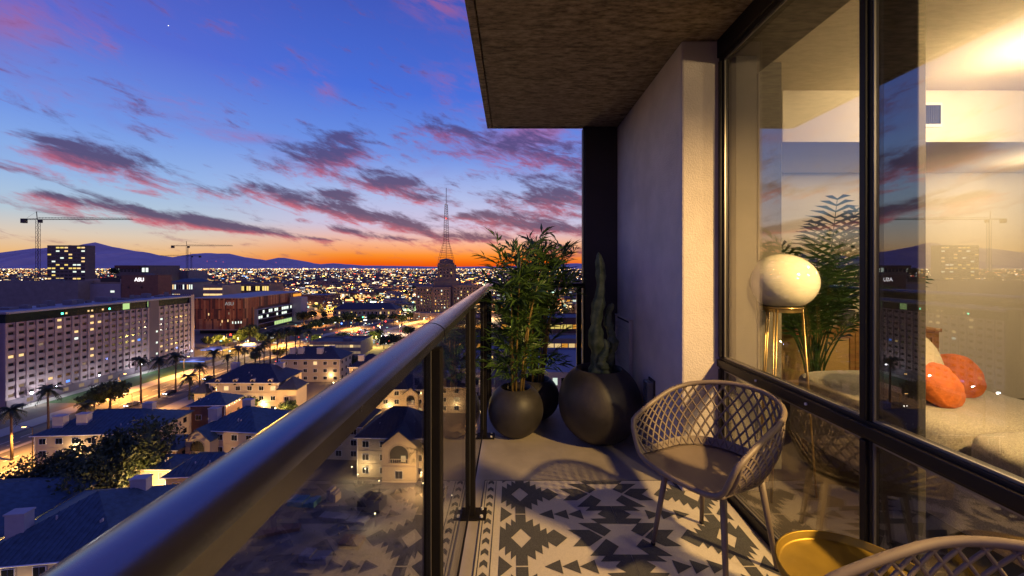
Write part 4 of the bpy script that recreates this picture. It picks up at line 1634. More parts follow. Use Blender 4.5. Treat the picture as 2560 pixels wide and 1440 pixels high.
# ---- tower cranes
def crane(px, ptop, pl_, pr2, D, label, gz_=GZ):
    b = at(px, ptop, D)
    t = empty('tower_crane', (b.x, D, gz_), 0, label, 'crane')
    k_ = D / F
    H_ = b.z - gz_
    w_ = .9
    mm = MB()
    for sx in (-1, 1):
        for sy in (-1, 1):
            mm.tube([(sx * w_, sy * w_, 0), (sx * w_, sy * w_, H_)], .16, 4)
    z = 0
    i = 0
    while z < H_ - 2:
        s_ = 1 if i % 2 else -1
        for sy in (-1, 1):
            mm.tube([(-s_ * w_, sy * w_, z), (s_ * w_, sy * w_, z + 2)], .12, 4)
        z += 2
        i += 1
    mm.build('mast', G['steel'], t)
    xl, xr = (pl_ - px) * k_, (pr2 - px) * k_
    jj = MB()
    for (xa, xb) in ((0, xr), (0, xl)):
        long_ = abs(xb) > 25 and (abs(xb) == max(abs(xl), abs(xr)))
        n_ = max(4, int(abs(xb) / 2.5))
        hh = 1.7 if long_ else 1.0
        for sy in (-.7, .7):
            jj.tube([(xa, sy, H_), (xb, sy, H_)], .14, 4)
        jj.tube([(xa, 0, H_ + hh), (xb * .97, 0, H_ + hh * .7)], .14, 4)
        for i in range(n_):
            x_a = xb * i / n_
            x_b = xb * (i + .5) / n_
            x_c = xb * (i + 1) / n_
            for sy in (-.7, .7):
                jj.tube([(x_a, sy, H_), (x_b, 0, H_ + hh * .9), (x_c, sy, H_)], .08, 3)
    jj.build('jib', G['steel'], t)
    short = xl if abs(xl) < abs(xr) else xr
    blk('counterweight', G['steel'], t, short - 1.6, short + 1.6, -1.2, 1.2, H_ - 2.8, H_ + .8)
    blk('cab', G['steel'], t, 1.0, 2.8, -1.2, 1.0, H_ - 2.6, H_ - .2)
    ap = MB().tube([(-.6, 0, H_), (-1.2, 0, H_ + 7 * k_ * 1.0 if False else H_ + 6.5)], .35, 4)
    ap.build('apex', G['steel'], t)
    MB().tube([(-1.2, 0, H_ + 6.4), (xr * .6, 0, H_ + 1.5)], .07, 3).build('tie_rod', G['steel'], t)
    MB().tube([(-1.2, 0, H_ + 6.4), (xl * .8, 0, H_ + 1.2)], .07, 3).build('tie_rod', G['steel'], t)
    return t


crane(468, 615, 432, 582, 560, 'dark tower crane standing against the sunset left of centre')
crane(95, 549, 60, 331, 330, 'tower crane whose long lattice jib enters at far left')
crane(478, 640, 400, 500, 760, 'smaller distant crane behind the dark tower crane')

# ---- mission-style hall at the crossroads
D_ = 385.0
ms_ = empty('mission_hall', (at(910, 800, D_).x, D_ + 10, GZ), 0, 'tan civic hall with dark hipped roof at the crossroads', 'building')
blk('wall', G['tan'], ms_, -30, 29, -8, 12, 0, 10)
MB().add([(-31, -9.2, 9.9), (30, -9.2, 9.9), (30, 13.2, 9.9), (-31, 13.2, 9.9), (-22, 2, 15.5), (21, 2, 15.5)], [(0, 1, 5, 4), (2, 3, 4, 5), (1, 2, 5), (3, 0, 4), (3, 2, 1, 0)]).build('roof', G['tile2'], ms_)
r = random.Random(2)
for i in range(15):
    for z in (1.5, 5.6):
        xx = -28 + i * 3.9
        blk('window', r.choice((lit_w, lit_y)) if r.random() < .45 else G['dkglass'], ms_, xx - .7, xx + .7, -8.08, -7.95, z, z + 2.2)
for i in range(5):
    blk('arcade_pier', G['creamw'], ms_, 31 + i * 5, 32 + i * 5, -8, -7, 0, 5.5)
blk('arcade_beam', G['creamw'], ms_, 30.9, 52.5, -8.1, -6.9, 5.51, 7)
p, q_ = at(755, 742, 520), at(816, 742, 520)
building('brick_warehouse', 'plain brown brick warehouse left of the tan hall', p.x, q_.x, 520, 560, 13.5, G['brick'], seed=31)
# ================================================================== TOWNHOUSES
def hip_roof(mb, x0, x1, y0, y1, z, rh, ins=None, ov=.55):
    x0 -= ov
    x1 += ov
    y0 -= ov
    y1 += ov
    wd, dp = x1 - x0, y1 - y0
    ins = min(dp, wd) / 2 if ins is None else ins
    if wd >= dp:
        a, b = (x0 + ins, (y0 + y1) / 2), (x1 - ins, (y0 + y1) / 2)
        top = [(a[0], a[1], z + rh), (b[0], b[1], z + rh)]
        fs = [(0, 1, 5, 4), (2, 3, 4, 5), (1, 2, 5), (3, 0, 4)]
    else:
        a, b = ((x0 + x1) / 2, y0 + ins), ((x0 + x1) / 2, y1 - ins)
        top = [(a[0], a[1], z + rh), (b[0], b[1], z + rh)]
        fs = [(0, 1, 4), (1, 2, 5, 4), (2, 3, 5), (3, 0, 4, 5)]
    mb.add([(x0, y0, z), (x1, y0, z), (x1, y1, z), (x0, y1, z)] + top, fs + [(3, 2, 1, 0)])
    # fascia
    mb.bx(x0, x1, y0, y1, z - .22, z - .001)
    return mb


def ribs(mb, x0, x1, y0, y1, z, rh, step, ov=.55):
    """standing seams on the two long slopes of a hipped roof (ridge along x)"""
    x0 -= ov
    x1 += ov
    y0 -= ov
    y1 += ov
    ins = (y1 - y0) / 2
    ym = (y0 + y1) / 2
    x = x0 + .3
    while x < x1 - .2:
        f = min(1.0, (x - x0) / ins, (x1 - x) / ins)
        for s_, ya in ((1, y0), (-1, y1)):
            yb = ya + s_ * ins * f
            mb.tube([(x, ya, z + .03), (x, yb, z + rh * f + .03)], .08, 4)
        x += step


def wall_lamp(parent, loc, power=60, m_=None, r=.14, c=(1, .72, .35)):
    lampbulb('wall_lamp', m_ or L_warm, parent, loc, r)
    if power:
        point('wall_lamp_light', Vector(loc) + Vector((0, -.5, 0)), power * 4, c, .15, parent)


def dormer(parent, x, y, z, w_=1.5, h=1.9, wall=None):
    m_ = wall or G['creamw']
    pr_ = [(-w_ / 2, 0), (w_ / 2, 0), (w_ / 2, h * .62)]
    for k in range(1, 8):
        a = pi * k / 8
        pr_.append((w_ / 2 * math.cos(a), h * .62 + w_ / 2 * math.sin(a)))
    pr_.append((-w_ / 2, h * .62))
    n = len(pr_)
    mb = MB()
    mb.add([(x + a, y, z + b) for a, b in pr_] + [(x + a, y + 2.0, z + b) for a, b in pr_], [tuple(range(n)), tuple(range(2 * n - 1, n - 1, -1))] + [(i, n + i, n + (i + 1) % n, (i + 1) % n) for i in range(n)])
    d = mb.build('dormer', m_, parent, fixn=True)
    pr2 = [(a * .55, .25 + b * .78) for a, b in pr_]
    MB().add([(x + a, y - .04, z + b) for a, b in pr2], [tuple(range(n))]).build('window', G['dkglass'], d)
    return d


def win(parent, x, y, z, w_, h, m_=None):
    f = blk('window', G['white'] if 'white' in G else M['white'], parent, x - w_ / 2 - .1, x + w_ / 2 + .1, y - .05, y + .05, z - .1, z + h + .1)
    inst(cube(m_ or G['dkglass']), 'pane', parent, (x - w_ / 4 - .01, y - .06, z), (w_ / 2 - .06, .06, h))
    inst(cube(m_ or G['dkglass']), 'pane', parent, (x + w_ / 4 + .01, y - .06, z), (w_ / 2 - .06, .06, h))


def chimney(parent, x, y, z0, z1, w_=2.5, d=1.5):
    c_ = blk('chimney', G['chimney'], parent, x - w_ / 2, x + w_ / 2, y - d / 2, y + d / 2, z0, z1)
    MB().bx(x - w_ / 2 - .12, x + w_ / 2 + .12, y - d / 2 - .12, y + d / 2 + .12, z1, z1 + .22).build('chimney_cap', G['chimney'], parent)


def townhouse(label, x, y, w_, d, he, rh, rz=0.0, roof='tile', wall='creamw', floors=3, nwin=4, garages=0, dorm=0, chim=(), lamps=(), gable=None, seam=0, seed=1, lit=.05, name='townhouse'):
    r = random.Random(seed)
    t = empty(name, (x, y, GZ), rz, label, 'house', 'cream townhouses below the balcony')
    W_ = G[wall]
    blk('wall', W_, t, -w_ / 2, w_ / 2, 0, d, 0, he - .2)
    mb = hip_roof(MB(), -w_ / 2, w_ / 2, 0, d, he, rh)
    mb.build('roof', G[roof], t)
    sm = MB()
    if w_ >= d:
        ribs(sm, -w_ / 2, w_ / 2, 0, d, he, rh, seam or 1.0)
        xr_ = (w_ - d) / 2
        sm.tube([(-xr_, d / 2, he + rh + .05), (xr_ + .01, d / 2, he + rh + .05)], .14, 5)
    sm.build('roof_seams', G[roof], t, kind='stuff')
    MB().tube([(-w_ / 2 - .6, -.62, he - .1), (w_ / 2 + .6, -.62, he - .1)], .11, 5).build('gutter', M['white'], t)
    for sx in (-1, 1):
        MB().tube([(sx * (w_ / 2 - .2), -.14, he - .3), (sx * (w_ / 2 - .2), -.14, 0)], .07, 5).build('downpipe', M['white'], t)
    for k_ in range(r.randint(2, 4)):
        vx = r.uniform(-w_ * .3, w_ * .3)
        vy = r.uniform(d * .12, d * .3)
        MB().tube([(vx, vy, he + rh * vy / (d / 2) - .2), (vx, vy, he + rh * vy / (d / 2) + r.uniform(.4, .8))], .13, 6).build('roof_vent', G['chimney'], t)
    fh = (he - .3) / floors
    for f in range(floors):
        for i in range(nwin):
            xx = -w_ / 2 + (i + .5) * w_ / nwin
            if f == 0 and i < garages:
                g_ = blk('garage_door', G['taupe2'], t, xx - 1.2, xx + 1.2, -.06, .05, .05, 2.3)
                continue
            m_ = lit_w if r.random() < lit else None
            win(t, xx, -.02, f * fh + 1.0, 1.5, 1.35, m_)
        if f:
            blk('string_course', M['white'] if False else W_, t, -w_ / 2 - .06, w_ / 2 + .06, -.1, -.01, f * fh - .05, f * fh + .12)
    # windows on the right-hand side wall (towards +x)
    ns = max(1, int(d / 4))
    for f in range(floors):
        for i in range(ns):
            yy = (i + .5) * d / ns
            blk('window', lit_w if r.random() < lit else G['dkglass'], t, w_ / 2 - .05, w_ / 2 + .06, yy - .6, yy + .6, f * fh + 1.0, f * fh + 2.3)
    for i in range(dorm):
        xx = -w_ / 2 + (i + .5) * w_ / dorm
        dormer(t, xx, -.12, he - 1.2, 1.7, 2.4, W_)
    for (cx_, cy_, ch) in chim:
        chimney(t, cx_, cy_, he - .5, he + ch)
    for (lx, ly, lz, pw) in lamps:
        wall_lamp(t, (lx, ly, lz), pw)
    if gable:
        for (gx, gw, gd, gh, gr) in gable:
            g_ = MB()
            y0_, y1_ = -gd, d * .45
            pr_ = [(gx - gw / 2, 0), (gx + gw / 2, 0), (gx + gw / 2, gh), (gx, gh + gr), (gx - gw / 2, gh)]
            g_.add([(a, y0_, b) for a, b in pr_] + [(a, y1_, b) for a, b in pr_], [(0, 1, 2, 3, 4), (9, 8, 7, 6, 5), (0, 5, 6, 1), (1, 6, 7, 2), (4, 9, 5, 0)])
            go = g_.build('gable_wing', W_, t, fixn=True)
            rf_ = MB()
            for s_ in (-1, 1):
                ex = gx + s_ * (gw / 2 + .4)
                ez = gh - gr * .4 / (gw / 2)
                rf_.add([(gx, y0_ - .35, gh + gr + .12), (ex, y0_ - .35, ez + .12), (ex, y1_, ez + .12), (gx, y1_, gh + gr + .12), (gx, y0_ - .35, gh + gr - .05), (ex, y0_ - .35, ez - .05), (ex, y1_, ez - .05), (gx, y1_, gh + gr - .05)],
                        [(0, 1, 2, 3), (7, 6, 5, 4), (0, 4, 5, 1), (1, 5, 6, 2), (2, 6, 7, 3)])
            rf_.build('gable_roof', G[roof], t, fixn=True)
            # arched balcony opening and the windows under it
            n_ = 12
            arc = [(gx + gw * .27 * math.cos(pi * k / n_), gh * .74 + gw * .27 * math.sin(pi * k / n_)) for k in range(n_ + 1)]
            arc = [(gx + gw * .27, gh * .52)] + arc + [(gx - gw * .27, gh * .52)]
            MB().add([(a, y0_ - .03, b) for a, b in arc], [tuple(range(len(arc)))]).build('arched_opening', G['dkglass'], t, fixn=True)
            tr2 = [(gx + (a - gx) * 1.16, gh * .5 + (b - gh * .5) * 1.1) for a, b in arc]
            MB().add([(a, y0_ - .015, b) for a, b in tr2], [tuple(range(len(tr2)))]).build('arch_trim', G['tan'], t, fixn=True)
            for i in range(9):
                xx = gx - gw * .25 + gw * .5 * i / 8
                blk('baluster', G['creamw'], t, xx - .05, xx + .05, y0_ - .1, y0_ - .04, gh * .51, gh * .51 + 1.0)
            blk('balcony_rail', G['creamw'], t, gx - gw * .28, gx + gw * .28, y0_ - .14, y0_ - .02, gh * .51 + 1.0, gh * .51 + 1.12)
            if r.random() < .8:
                blk('lit_window', lit_w, t, gx + gw * .06, gx + gw * .2, y0_ - .06, y0_ - .035, gh * .56, gh * .72)
            win(t, gx, y0_ - .02, gh * .12, 1.7, 1.7)
            blk('string_course', G['tan'], t, gx - gw / 2 - .05, gx + gw / 2 + .05, y0_ - .1, y0_ - .012, gh * .42, gh * .46)
    return t


# across the courtyard: four arched dormers, lit garages
townhouse('cream townhouse with four arched dormers and lit garages below the avenue', -92, 140, 24, 15, 10.5, 4.6, 0, 'tile2', garages=0, nwin=6, dorm=4, chim=((-9, 9, 4.5), (7, 10, 4.2)),
          lamps=((1.6, -.3, 3.0, 220), (6.8, -.3, 3.0, 220)), seed=3)
hA = bpy.data.objects['townhouse']
for xx in (3.2, 5.6):
    blk('garage_arch', G['taupe2'], hA, xx - 1, xx + 1, -.12, -.07, .05, 2.5)
mb = hip_roof(MB(), -15.5, -11.5, -2, 6, 7.5, 3.2)
mb.build('wing_roof', G['tile2'], hA)
blk('wing_wall', G['creamw'], hA, -15.5, -11.9, -2, 6, 0, 7.3)
for z in (1.5, 4.6):
    win(hA, -13.6, -2.03, z, 1.2, 1.3)
mb = hip_roof(MB(), 12.5, 18.5, -1, 6, 8.5, 3.4)
mb.build('turret_roof', G['tile2'], hA)
blk('turret_wall', G['creamw'], hA, 12.1, 18.5, -1, 6, 0, 8.3)
for z in (1.2, 4.4):
    win(hA, 15.3, -1.03, z, 1.4, 1.4)

townhouse('slate roofed townhouse row with many chimneys behind the dormered house', -88, 178, 26, 13, 10, 4.2, 0, 'tile2', nwin=6, chim=((-9, 3, 4), (-5.5, 3, 4.2), (3, 3, 4), (6, 8, 4)), seed=5, lamps=((9, -.3, 3, 120),))
townhouse('small slate roofed townhouse right of the chimney row', -60, 168, 14, 12, 9, 4, 0, 'tile2', nwin=3, chim=((-3, 3, 4),), lamps=((2, -.3, 3, 160),), gable=((2, 5.5, 1.5, 8.0, 2.2),), seed=6)
# blue roofed row between avenue and camera
townhouse('long blue roofed row with white chimneys beside the avenue', -103, 100, 26, 15, 9.2, 3.4, R(4), 'tile', nwin=7, chim=((-9.5, 2.5, 3.6), (-4.6, 3.2, 3.8), (6.0, 9.5, 4.2)), lamps=((-3.5, -.4, 5.6, 200),), seam=0, seed=7)
townhouse('blue gabled house with dark red wall and three rooftop lamps', -88, 118, 10, 8, 10.2, 2.4, R(4), 'tile', wall='brick', nwin=2, floors=2, seed=8, lit=0, lamps=((5.4, 1.0, 9.6, 40), (5.4, 3.5, 9.6, 40), (5.4, 6.0, 9.6, 40)))
townhouse('long blue roofed house with tall chimneys left of the handrail', -70.5, 101, 15.5, 14, 9.6, 3.6, R(-6), 'tile', nwin=4, chim=((-6, 3, 4.2), (-1.5, 9, 4.6)), gable=((-5.6, 6.6, 2.6, 8.2, 2.6),), lamps=((-9.6, -1.5, 6.0, 160),), seed=9)
townhouse('low brick link house beside the big dark tree', -84, 97.5, 8, 8, 6.5, 1.5, 0, 'tile', wall='brick', nwin=2, floors=2, seed=10, lamps=((2.8, -.3, 2.2, 120),))
townhouse('lit cream porch house under the arched gable', -77.5, 88.5, 7, 6, 6.4, 1.6, 0, 'tile', nwin=2, floors=2, seed=11, lit=.6, lamps=((1.5, -.6, 2.0, 150),))
# nearest big blue roofs, lower left
townhouse('nearest blue seamed roof with white chimney at lower left', -66, 57, 19, 18.8, 9.0, 4.6, R(8), 'tile', nwin=5, seam=.75, chim=((-6.5, 4.5, 4.6), (3.5, 13.5, 4.4)), lamps=((-6.5, -.6, 5.0, 200), (-1.0, -.5, 4.5, 100)), seed=13)
townhouse('dark blue low roof just behind the nearest seamed roof', -64.5, 84, 13, 8, 7.2, 2.8, R(4), 'tile', nwin=3, floors=2, seam=.9, seed=14)
townhouse('blue roofed wing at the lower left frame edge', -89, 60, 21, 20, 8.6, 4.2, R(6), 'tile', nwin=4, seam=.9, chim=((-3, 2, 3.2), (4, 2, 3)), lamps=((6, -.5, 4, 150),), seed=15)
townhouse('dark blue hipped roof hugging the handrail left of the glass', -56, 104, 11, 12, 8.8, 3.0, R(-6), 'tile', nwin=3, seed=16)
# seen through the railing glass
townhouse('cream house with large arched balcony gable behind the glass', -28.5, 97, 17, 13, 9.6, 5.0, R(-2), 'tile2', nwin=4, gable=((2.4, 8.0, 2.4, 8.8, 3.2),), lamps=((-6.0, -1.2, 2.6, 180), (9.2, -.5, 2.5, 120)), seed=18, lit=.1)
townhouse('white garage house with white lamp across the lit yard behind glass', -39, 138, 19, 11, 8.8, 3.4, 0, 'tile2', nwin=5, garages=2, chim=((-3, 4, 3.4),), lamps=((-2.4, -.5, 3.0, 260),), gable=((5, 5, 1.2, 7.5, 2.0),), seed=19)
townhouse('slate roofed house in shade left of the arched gable behind glass', -45, 106, 12, 12, 8.8, 4.0, R(-4), 'tile2', nwin=3, chim=((-4, 4, 3.4),), seed=20)
townhouse('cream house behind the second glass panel with lit porch', -19, 140, 13, 10, 9, 3.6, 0, 'tile2', nwin=3, lamps=((0, -.5, 3, 200),), seed=21)
townhouse('flat lit workshop behind the third railing post', -16, 170, 14, 12, 8, 2.5, 0, 'tile2', nwin=4, floors=2, lit=.5, lamps=((-3, -.5, 3, 200), (3, -.5, 3, 200)), seed=22)

for i, (x_, y_, lb) in enumerate(((-76, 131, 'courtyard lamp before the lit garages'), (-62, 127, 'courtyard lamp at the dormered house turret'), (-110, 128, 'yard lamp between the avenue and the blue roofed row'), (-92, 92, 'yard lamp beneath the large dark tree'), (-75, 84, 'yard lamp at the porch house'),
                                   (-45, 127, 'yard lamp left of the white garage house'), (-33, 128, 'yard lamp before the white garage house'), (-77.5, 66, 'yard lamp between the nearest blue roofs'), (-20, 90, 'yard lamp right of the arched gable house'), (-70, 160, 'yard lamp behind the dormered house'), (-45, 165, 'yard lamp beside the small slate roofed house'), (-10, 128, 'yard lamp behind the second glass panel'))):
    t = empty('yard_lamp', (x_, y_, GZ), 0, lb, 'lamp')
    MB().tube([(0, 0, 0), (0, 0, 4.6)], .08, 6).build('pole', G['steel'], t)
    lampbulb('bulb', L_warm, t, (0, 0, 4.75), .2)
    point('yard_lamp_light', (0, -.35, 4.3), 9000, (1, .58, .2), .2, t)
# parking structure with lit deck, beside the avenue
p, q_ = at(778, 880, 232), at(905, 880, 232)
t = building('parking_garage', 'low parking garage with lit deck under a dark roof by the avenue', p.x, q_.x, 230, 250, 7.2, G['tan'], 2, 14, 1.0, seed=40, litm=[lit_dim, lit_dim, lit_w], winw=.9, winh=.4, roofm=G['tile2'])
# flat roofs seen below the far railing
building('flat_warehouse', 'wide flat lilac roof seen below the far railing', 5, 36, 150, 196, 10.5, G['lilac'], 2, 10, .3, seed=41, roofm=G['lilac'])
t = building('lit_canopy_store', 'low store with glowing amber front beyond the lilac roof', 8, 44, 232, 250, 8.5, G['tan'], 1, 9, 1.0, seed=42, litm=[lit_w, lit_o, lit_y], winw=.85, winh=.5)
building('storage_block', 'long brown block with amber strip behind the bamboo', -8, 62, 300, 330, 12, G['brick'], 1, 16, .8, seed=43, litm=[lit_o, lit_y], winw=.9, winh=.25)
building('flat_shop', 'small flat shop between the glass and the bamboo', -26, 0, 205, 222, 7, G['tan'], 1, 6, .6, seed=44)

# building site clutter below the railing
r = random.Random(60)
cl_m = [mat('tarpaulin', (.06, .17, .2), .6), G['greyw'], G['brick'], G['tan'], G['steel']]
for i, (px, py, sx, sy, sz, mi_, lb) in enumerate(((760, 1260, 6, 3, 1.2, 0, 'teal tarpaulin heap on the building site'), (860, 1300, 10, 2.2, .8, 1, 'long grey stack of boards on the building site'), (835, 1250, 2.2, 2.2, 2.6, 3, 'small tan hut at the edge of the building site'),
                                              (930, 1270, 5, 3.5, 2.6, 4, 'dark site cabin on the building site behind glass'), (700, 1330, 7, 2, .7, 2, 'brown brick pallet row on the dark site'), (880, 1360, 4, 3, 1, 2, 'reddish rubble heap on the dark site'), (790, 1400, 5, 2.4, 1.4, 1, 'pale crate at the near end of the site'))):
    g_ = gp(px, py)
    t = empty('site_stack' if mi_ != 4 else 'site_cabin', (g_.x, g_.y, GZ + .06), r.uniform(-.3, .3), lb, 'site material')
    m2 = cl_m[mi_]
    n_ = 5
    for k in range(n_):
        a = -sx / 2 + sx * k / n_
        hh = sz * r.uniform(.6, 1.0)
        blk('piece', m2, t, a + .03, a + sx / n_ - .03, -sy / 2 * r.uniform(.8, 1), sy / 2 * r.uniform(.8, 1), 0, hh)
rub = MB()
for i in range(900):
    x_, y_ = r.uniform(-48, 40), r.uniform(40, 95)
    s_ = r.uniform(.1, .55) * (1 if r.random() < .9 else 2)
    a = r.uniform(0, 3)
    rub.add([(x_ + s_ * math.cos(a), y_ + s_ * math.sin(a), GZ + .05), (x_ + s_ * math.cos(a + 2.1), y_ + s_ * math.sin(a + 2.1), GZ + .05), (x_ + s_ * math.cos(a + 4.2), y_ + s_ * math.sin(a + 4.2), GZ + .05), (x_, y_, GZ + .06 + s_ * .7)], [(0, 1, 3), (1, 2, 3), (2, 0, 3)])
tag(rub.build('site_rubble', G['dirt']), 'loose earth and rubble scattered over the dark building site', 'rubble', kind='stuff')
for i, (px, py) in enumerate(((895, 1215), (948, 1232), (1058, 1238), (938, 1318), (1052, 1193), (880, 1195), (1130, 1270))):
    g_ = gp(px, py)
    t = empty('site_lamp', (g_.x, g_.y, GZ), 0, 'low site lamp number seen %s behind the railing glass' % ('farthest left', 'in the middle', 'beside the post', 'lowest', 'at the house corner', 'by the arched house', 'between the posts')[i], 'lamp', 'lamps on the building site')
    t['label'] = ('low site lamp %s behind the railing glass' % ('left of the gable house', 'in the middle of the yard', 'beside the thick post', 'lowest and nearest', 'at the right house corner', 'at the arched house foot', 'between the two posts')[i])
    MB().tube([(0, 0, 0), (0, 0, 2.6)], .05, 6).build('pole', G['steel'], t)
    lampbulb('bulb', L_warm, t, (0, -.1, 2.7), .14)
    point('site_lamp_light', (0, -.3, 2.6), 330, (1, .85, .4), .1, t)


# ================================================================== TREES
def palm_proto(seed, H_, crown):
    r_ = random.Random(seed)
    tr = MB().tube([(0, 0, 0), (.15, 0, H_ * .4), (.1, .1, H_ * .8), (.2, 0, H_)], [.38, .30, .26, .3], 7).mesh('trunk', G['trunk'], True)
    mb = MB()
    for i in range(34):
        a = r_.uniform(0, 2 * pi)
        el_ = r_.uniform(-.75, 1.1)
        L_ = crown * r_.uniform(.8, 1.1)
        pts = []
        for k_ in range(6):
            t_ = k_ / 5
            rad = L_ * t_ * math.cos(el_ * (1 - .4 * t_))
            zz = H_ + L_ * (math.sin(el_) * t_ - .55 * t_ * t_)
            pts.append(Vector((.2 + rad * math.cos(a), rad * math.sin(a), zz)))
        sd = Vector((-math.sin(a), math.cos(a), 0))
        for k_ in range(1, 6):
            b = pts[k_]
            for sg in (-1, 1):
                for q2 in (0, .5):
                    b2 = pts[k_ - 1].lerp(pts[k_], q2 + .25)
                    e = b2 + sd * sg * crown * .25 + (pts[k_] - pts[k_ - 1]) * .7 + Vector((0, 0, -crown * .10))
                    wv = (pts[k_] - pts[k_ - 1]).normalized() * crown * .05
                    mb.add([b2 - wv, e, b2 + wv], [(0, 1, 2)])
        mb.tube(pts, .05, 3, caps=False)
    cr_ = mb.mesh('crown', G['frondm'])
    return tr, cr_


PALMS = [palm_proto(1, 15.5, 3.6), palm_proto(2, 17.0, 3.3), palm_proto(3, 9.0, 3.4)]
PL_ = [(473, 1000, 2, 1.0), (499, 996, 0, .8), (535, 955, 0, .85), (570, 954, 0, .72), (596, 950, 0, .9), (637, 936, 0, .75), (649, 933, 0, .76), (676, 919, 1, 1.0), (694, 915, 1, 1.05), (716, 905, 1, 1.02), (738, 899, 1, .98), (750, 896, 1, .95),
       (353, 1009, 1, .95), (398, 995, 0, .95), (439, 981, 0, .95), (213, 1068, 2, .8), (120, 1090, 0, .9), (30, 1150, 0, .85), (1040, 1195, 2, .85), (1049, 1165, 2, .9), (520, 985, 2, .7), (612, 945, 1, .75), (661, 926, 0, .85), (770, 880, 0, .8)]
for i, (px, py, k_, sc_) in enumerate(PL_):
    g_ = gp(px, py)
    yard = px > 1000
    t = empty('palm_tree', (g_.x, g_.y, GZ), i * 1.3, 'shaggy street palm in the rows along the avenue', 'tree', 'palms along the avenue')
    if yard:
        t['label'] = 'short yard palm behind the railing glass ' + ('beside the arched house' if py > 1180 else 'further back at the house corner')
        t['group'] = 'palms in the yard'
    tr, cr_ = PALMS[k_]
    t.scale = (sc_, sc_, sc_)
    inst(tr, 'trunk', t)
    inst(cr_, 'crown', t)


def tree_mesh(seed, H_, rad, nleaf, leafm, ls):
    r_ = random.Random(seed)
    mb = MB()
    mb.tube([(0, 0, 0), (.1, 0, H_ * .35), (.0, .1, H_ * .6)], [rad * .07, rad * .05, rad * .03], 7)
    cl2 = []
    for i in range(16):
        a = r_.uniform(0, 2 * pi)
        q = rad * math.sqrt(r_.uniform(.02, 1)) * .75
        z = H_ * r_.uniform(.5, .88) - q * .18
        c0 = Vector((q * math.cos(a), q * math.sin(a), z))
        cl2.append((c0, rad * r_.uniform(.26, .42)))
        mb.tube([(0, 0, H_ * .35), c0 * .5 + Vector((0, 0, H_ * .22)), c0], [rad * .03, rad * .02, rad * .008], 5)
    tk = mb.mesh('trunk', G['trunk'])
    lm = MB()
    for i in range(nleaf):
        c0, rr_ = cl2[r_.randrange(len(cl2))]
        d = Vector((r_.gauss(0, 1), r_.gauss(0, 1), r_.gauss(0, .8))).normalized() * rr_ * (r_.uniform(.35, 1.08))
        p0 = c0 + d
        u_ = Vector((r_.gauss(0, 1), r_.gauss(0, 1), r_.gauss(0, 1))).normalized()
        v_ = u_.cross(Vector((r_.gauss(0, 1), r_.gauss(0, 1), r_.gauss(0, 1)))).normalized()
        s_ = ls * r_.uniform(.6, 1.3)
        lm.add([p0 - u_ * s_, p0 + v_ * s_ * .5, p0 + u_ * s_, p0 - v_ * s_ * .5], [(0, 1, 2, 3)])
    return tk, lm.mesh('crown', leafm)


T_big = tree_mesh(5, 13, 8.5, 6500, G['treeleaf'], .42)
T_mid = [tree_mesh(6, 8, 4.5, 2200, G['treeleaf'], .42), tree_mesh(7, 6.5, 3.6, 1800, G['shrub'], .36)]


def tree(label, px, py, meshes, sc_=1.0, group=None, rz=0.0, name='broadleaf_tree'):
    g_ = gp(px, py)
    t = empty(name, (g_.x, g_.y, GZ), rz, label, 'tree', group)
    t.scale = (sc_,) * 3
    inst(meshes[0], 'trunk', t)
    inst(meshes[1], 'crown', t)
    return t


tree('large dark tree with broad crown in front of the brick link house', 318, 1235, T_big, 1.15)
tree('big dark tree at lower left beside the nearest roofs', 222, 1300, T_big, 1.0, rz=1.2)
tree('second dark tree further left beyond the large one', 120, 1260, T_big, .8, rz=2.2)
tree('bushy tree in front of the dormered townhouse', 612, 1048, T_mid[1], 1.2)
tree('yellow lit small tree right of the lit garages', 722, 1046, T_mid[1], .95, rz=2)
tree('narrow dark tree left of the dormered townhouse', 505, 1020, T_mid[0], .9)
tree('dark cypress tree at the dormered house corner', 588, 1040, T_mid[0], .6, rz=1)
tree('low spreading tree at the avenue corner by the hotel', 275, 1022, T_mid[0], 1.25)
tree('second spreading tree nearer along the hotel lawn', 235, 1030, T_mid[1], 1.2)
r = random.Random(71)
STREET_TREES = [(520, 870), (545, 862), (565, 868), (600, 862), (625, 858), (652, 862), (676, 866), (700, 858), (722, 852), (745, 846), (770, 836), (790, 828), (815, 822), (840, 818), (870, 814), (900, 812), (930, 808), (955, 806), (985, 806), (1005, 812),
                (790, 862), (835, 866), (860, 868), (905, 862), (940, 860), (960, 872), (985, 868), (1010, 862), (1020, 846), (1000, 880), (760, 812), (745, 800), (780, 802), (810, 798), (850, 797), (1025, 800), (980, 796), (640, 905), (700, 900), (860, 912), (880, 930), (915, 985), (1000, 1000), (1050, 985)]
for i, (px, py) in enumerate(STREET_TREES):
    tree('dark street tree among lamps around the crossroads', px, py, T_mid[i % 2], r.uniform(.75, 1.25) * (1.35 if py < 860 else 1), 'street trees around the crossroads', i * .9, 'street_tree')
# crown-shaped tree on the skyline
tq = at(285, 662, 420)
t = empty('skyline_tree', (tq.x, 420, GZ), 0, 'round tree on a tall trunk sticking up over the far skyline', 'tree')
inst(T_mid[0][1], 'crown', t, (0, 0, 39), (1, 1, 1.35))
MB().tube([(0, 0, 0), (0, 0, 44)], [.6, .3], 7).build('trunk', G['trunk'], t)

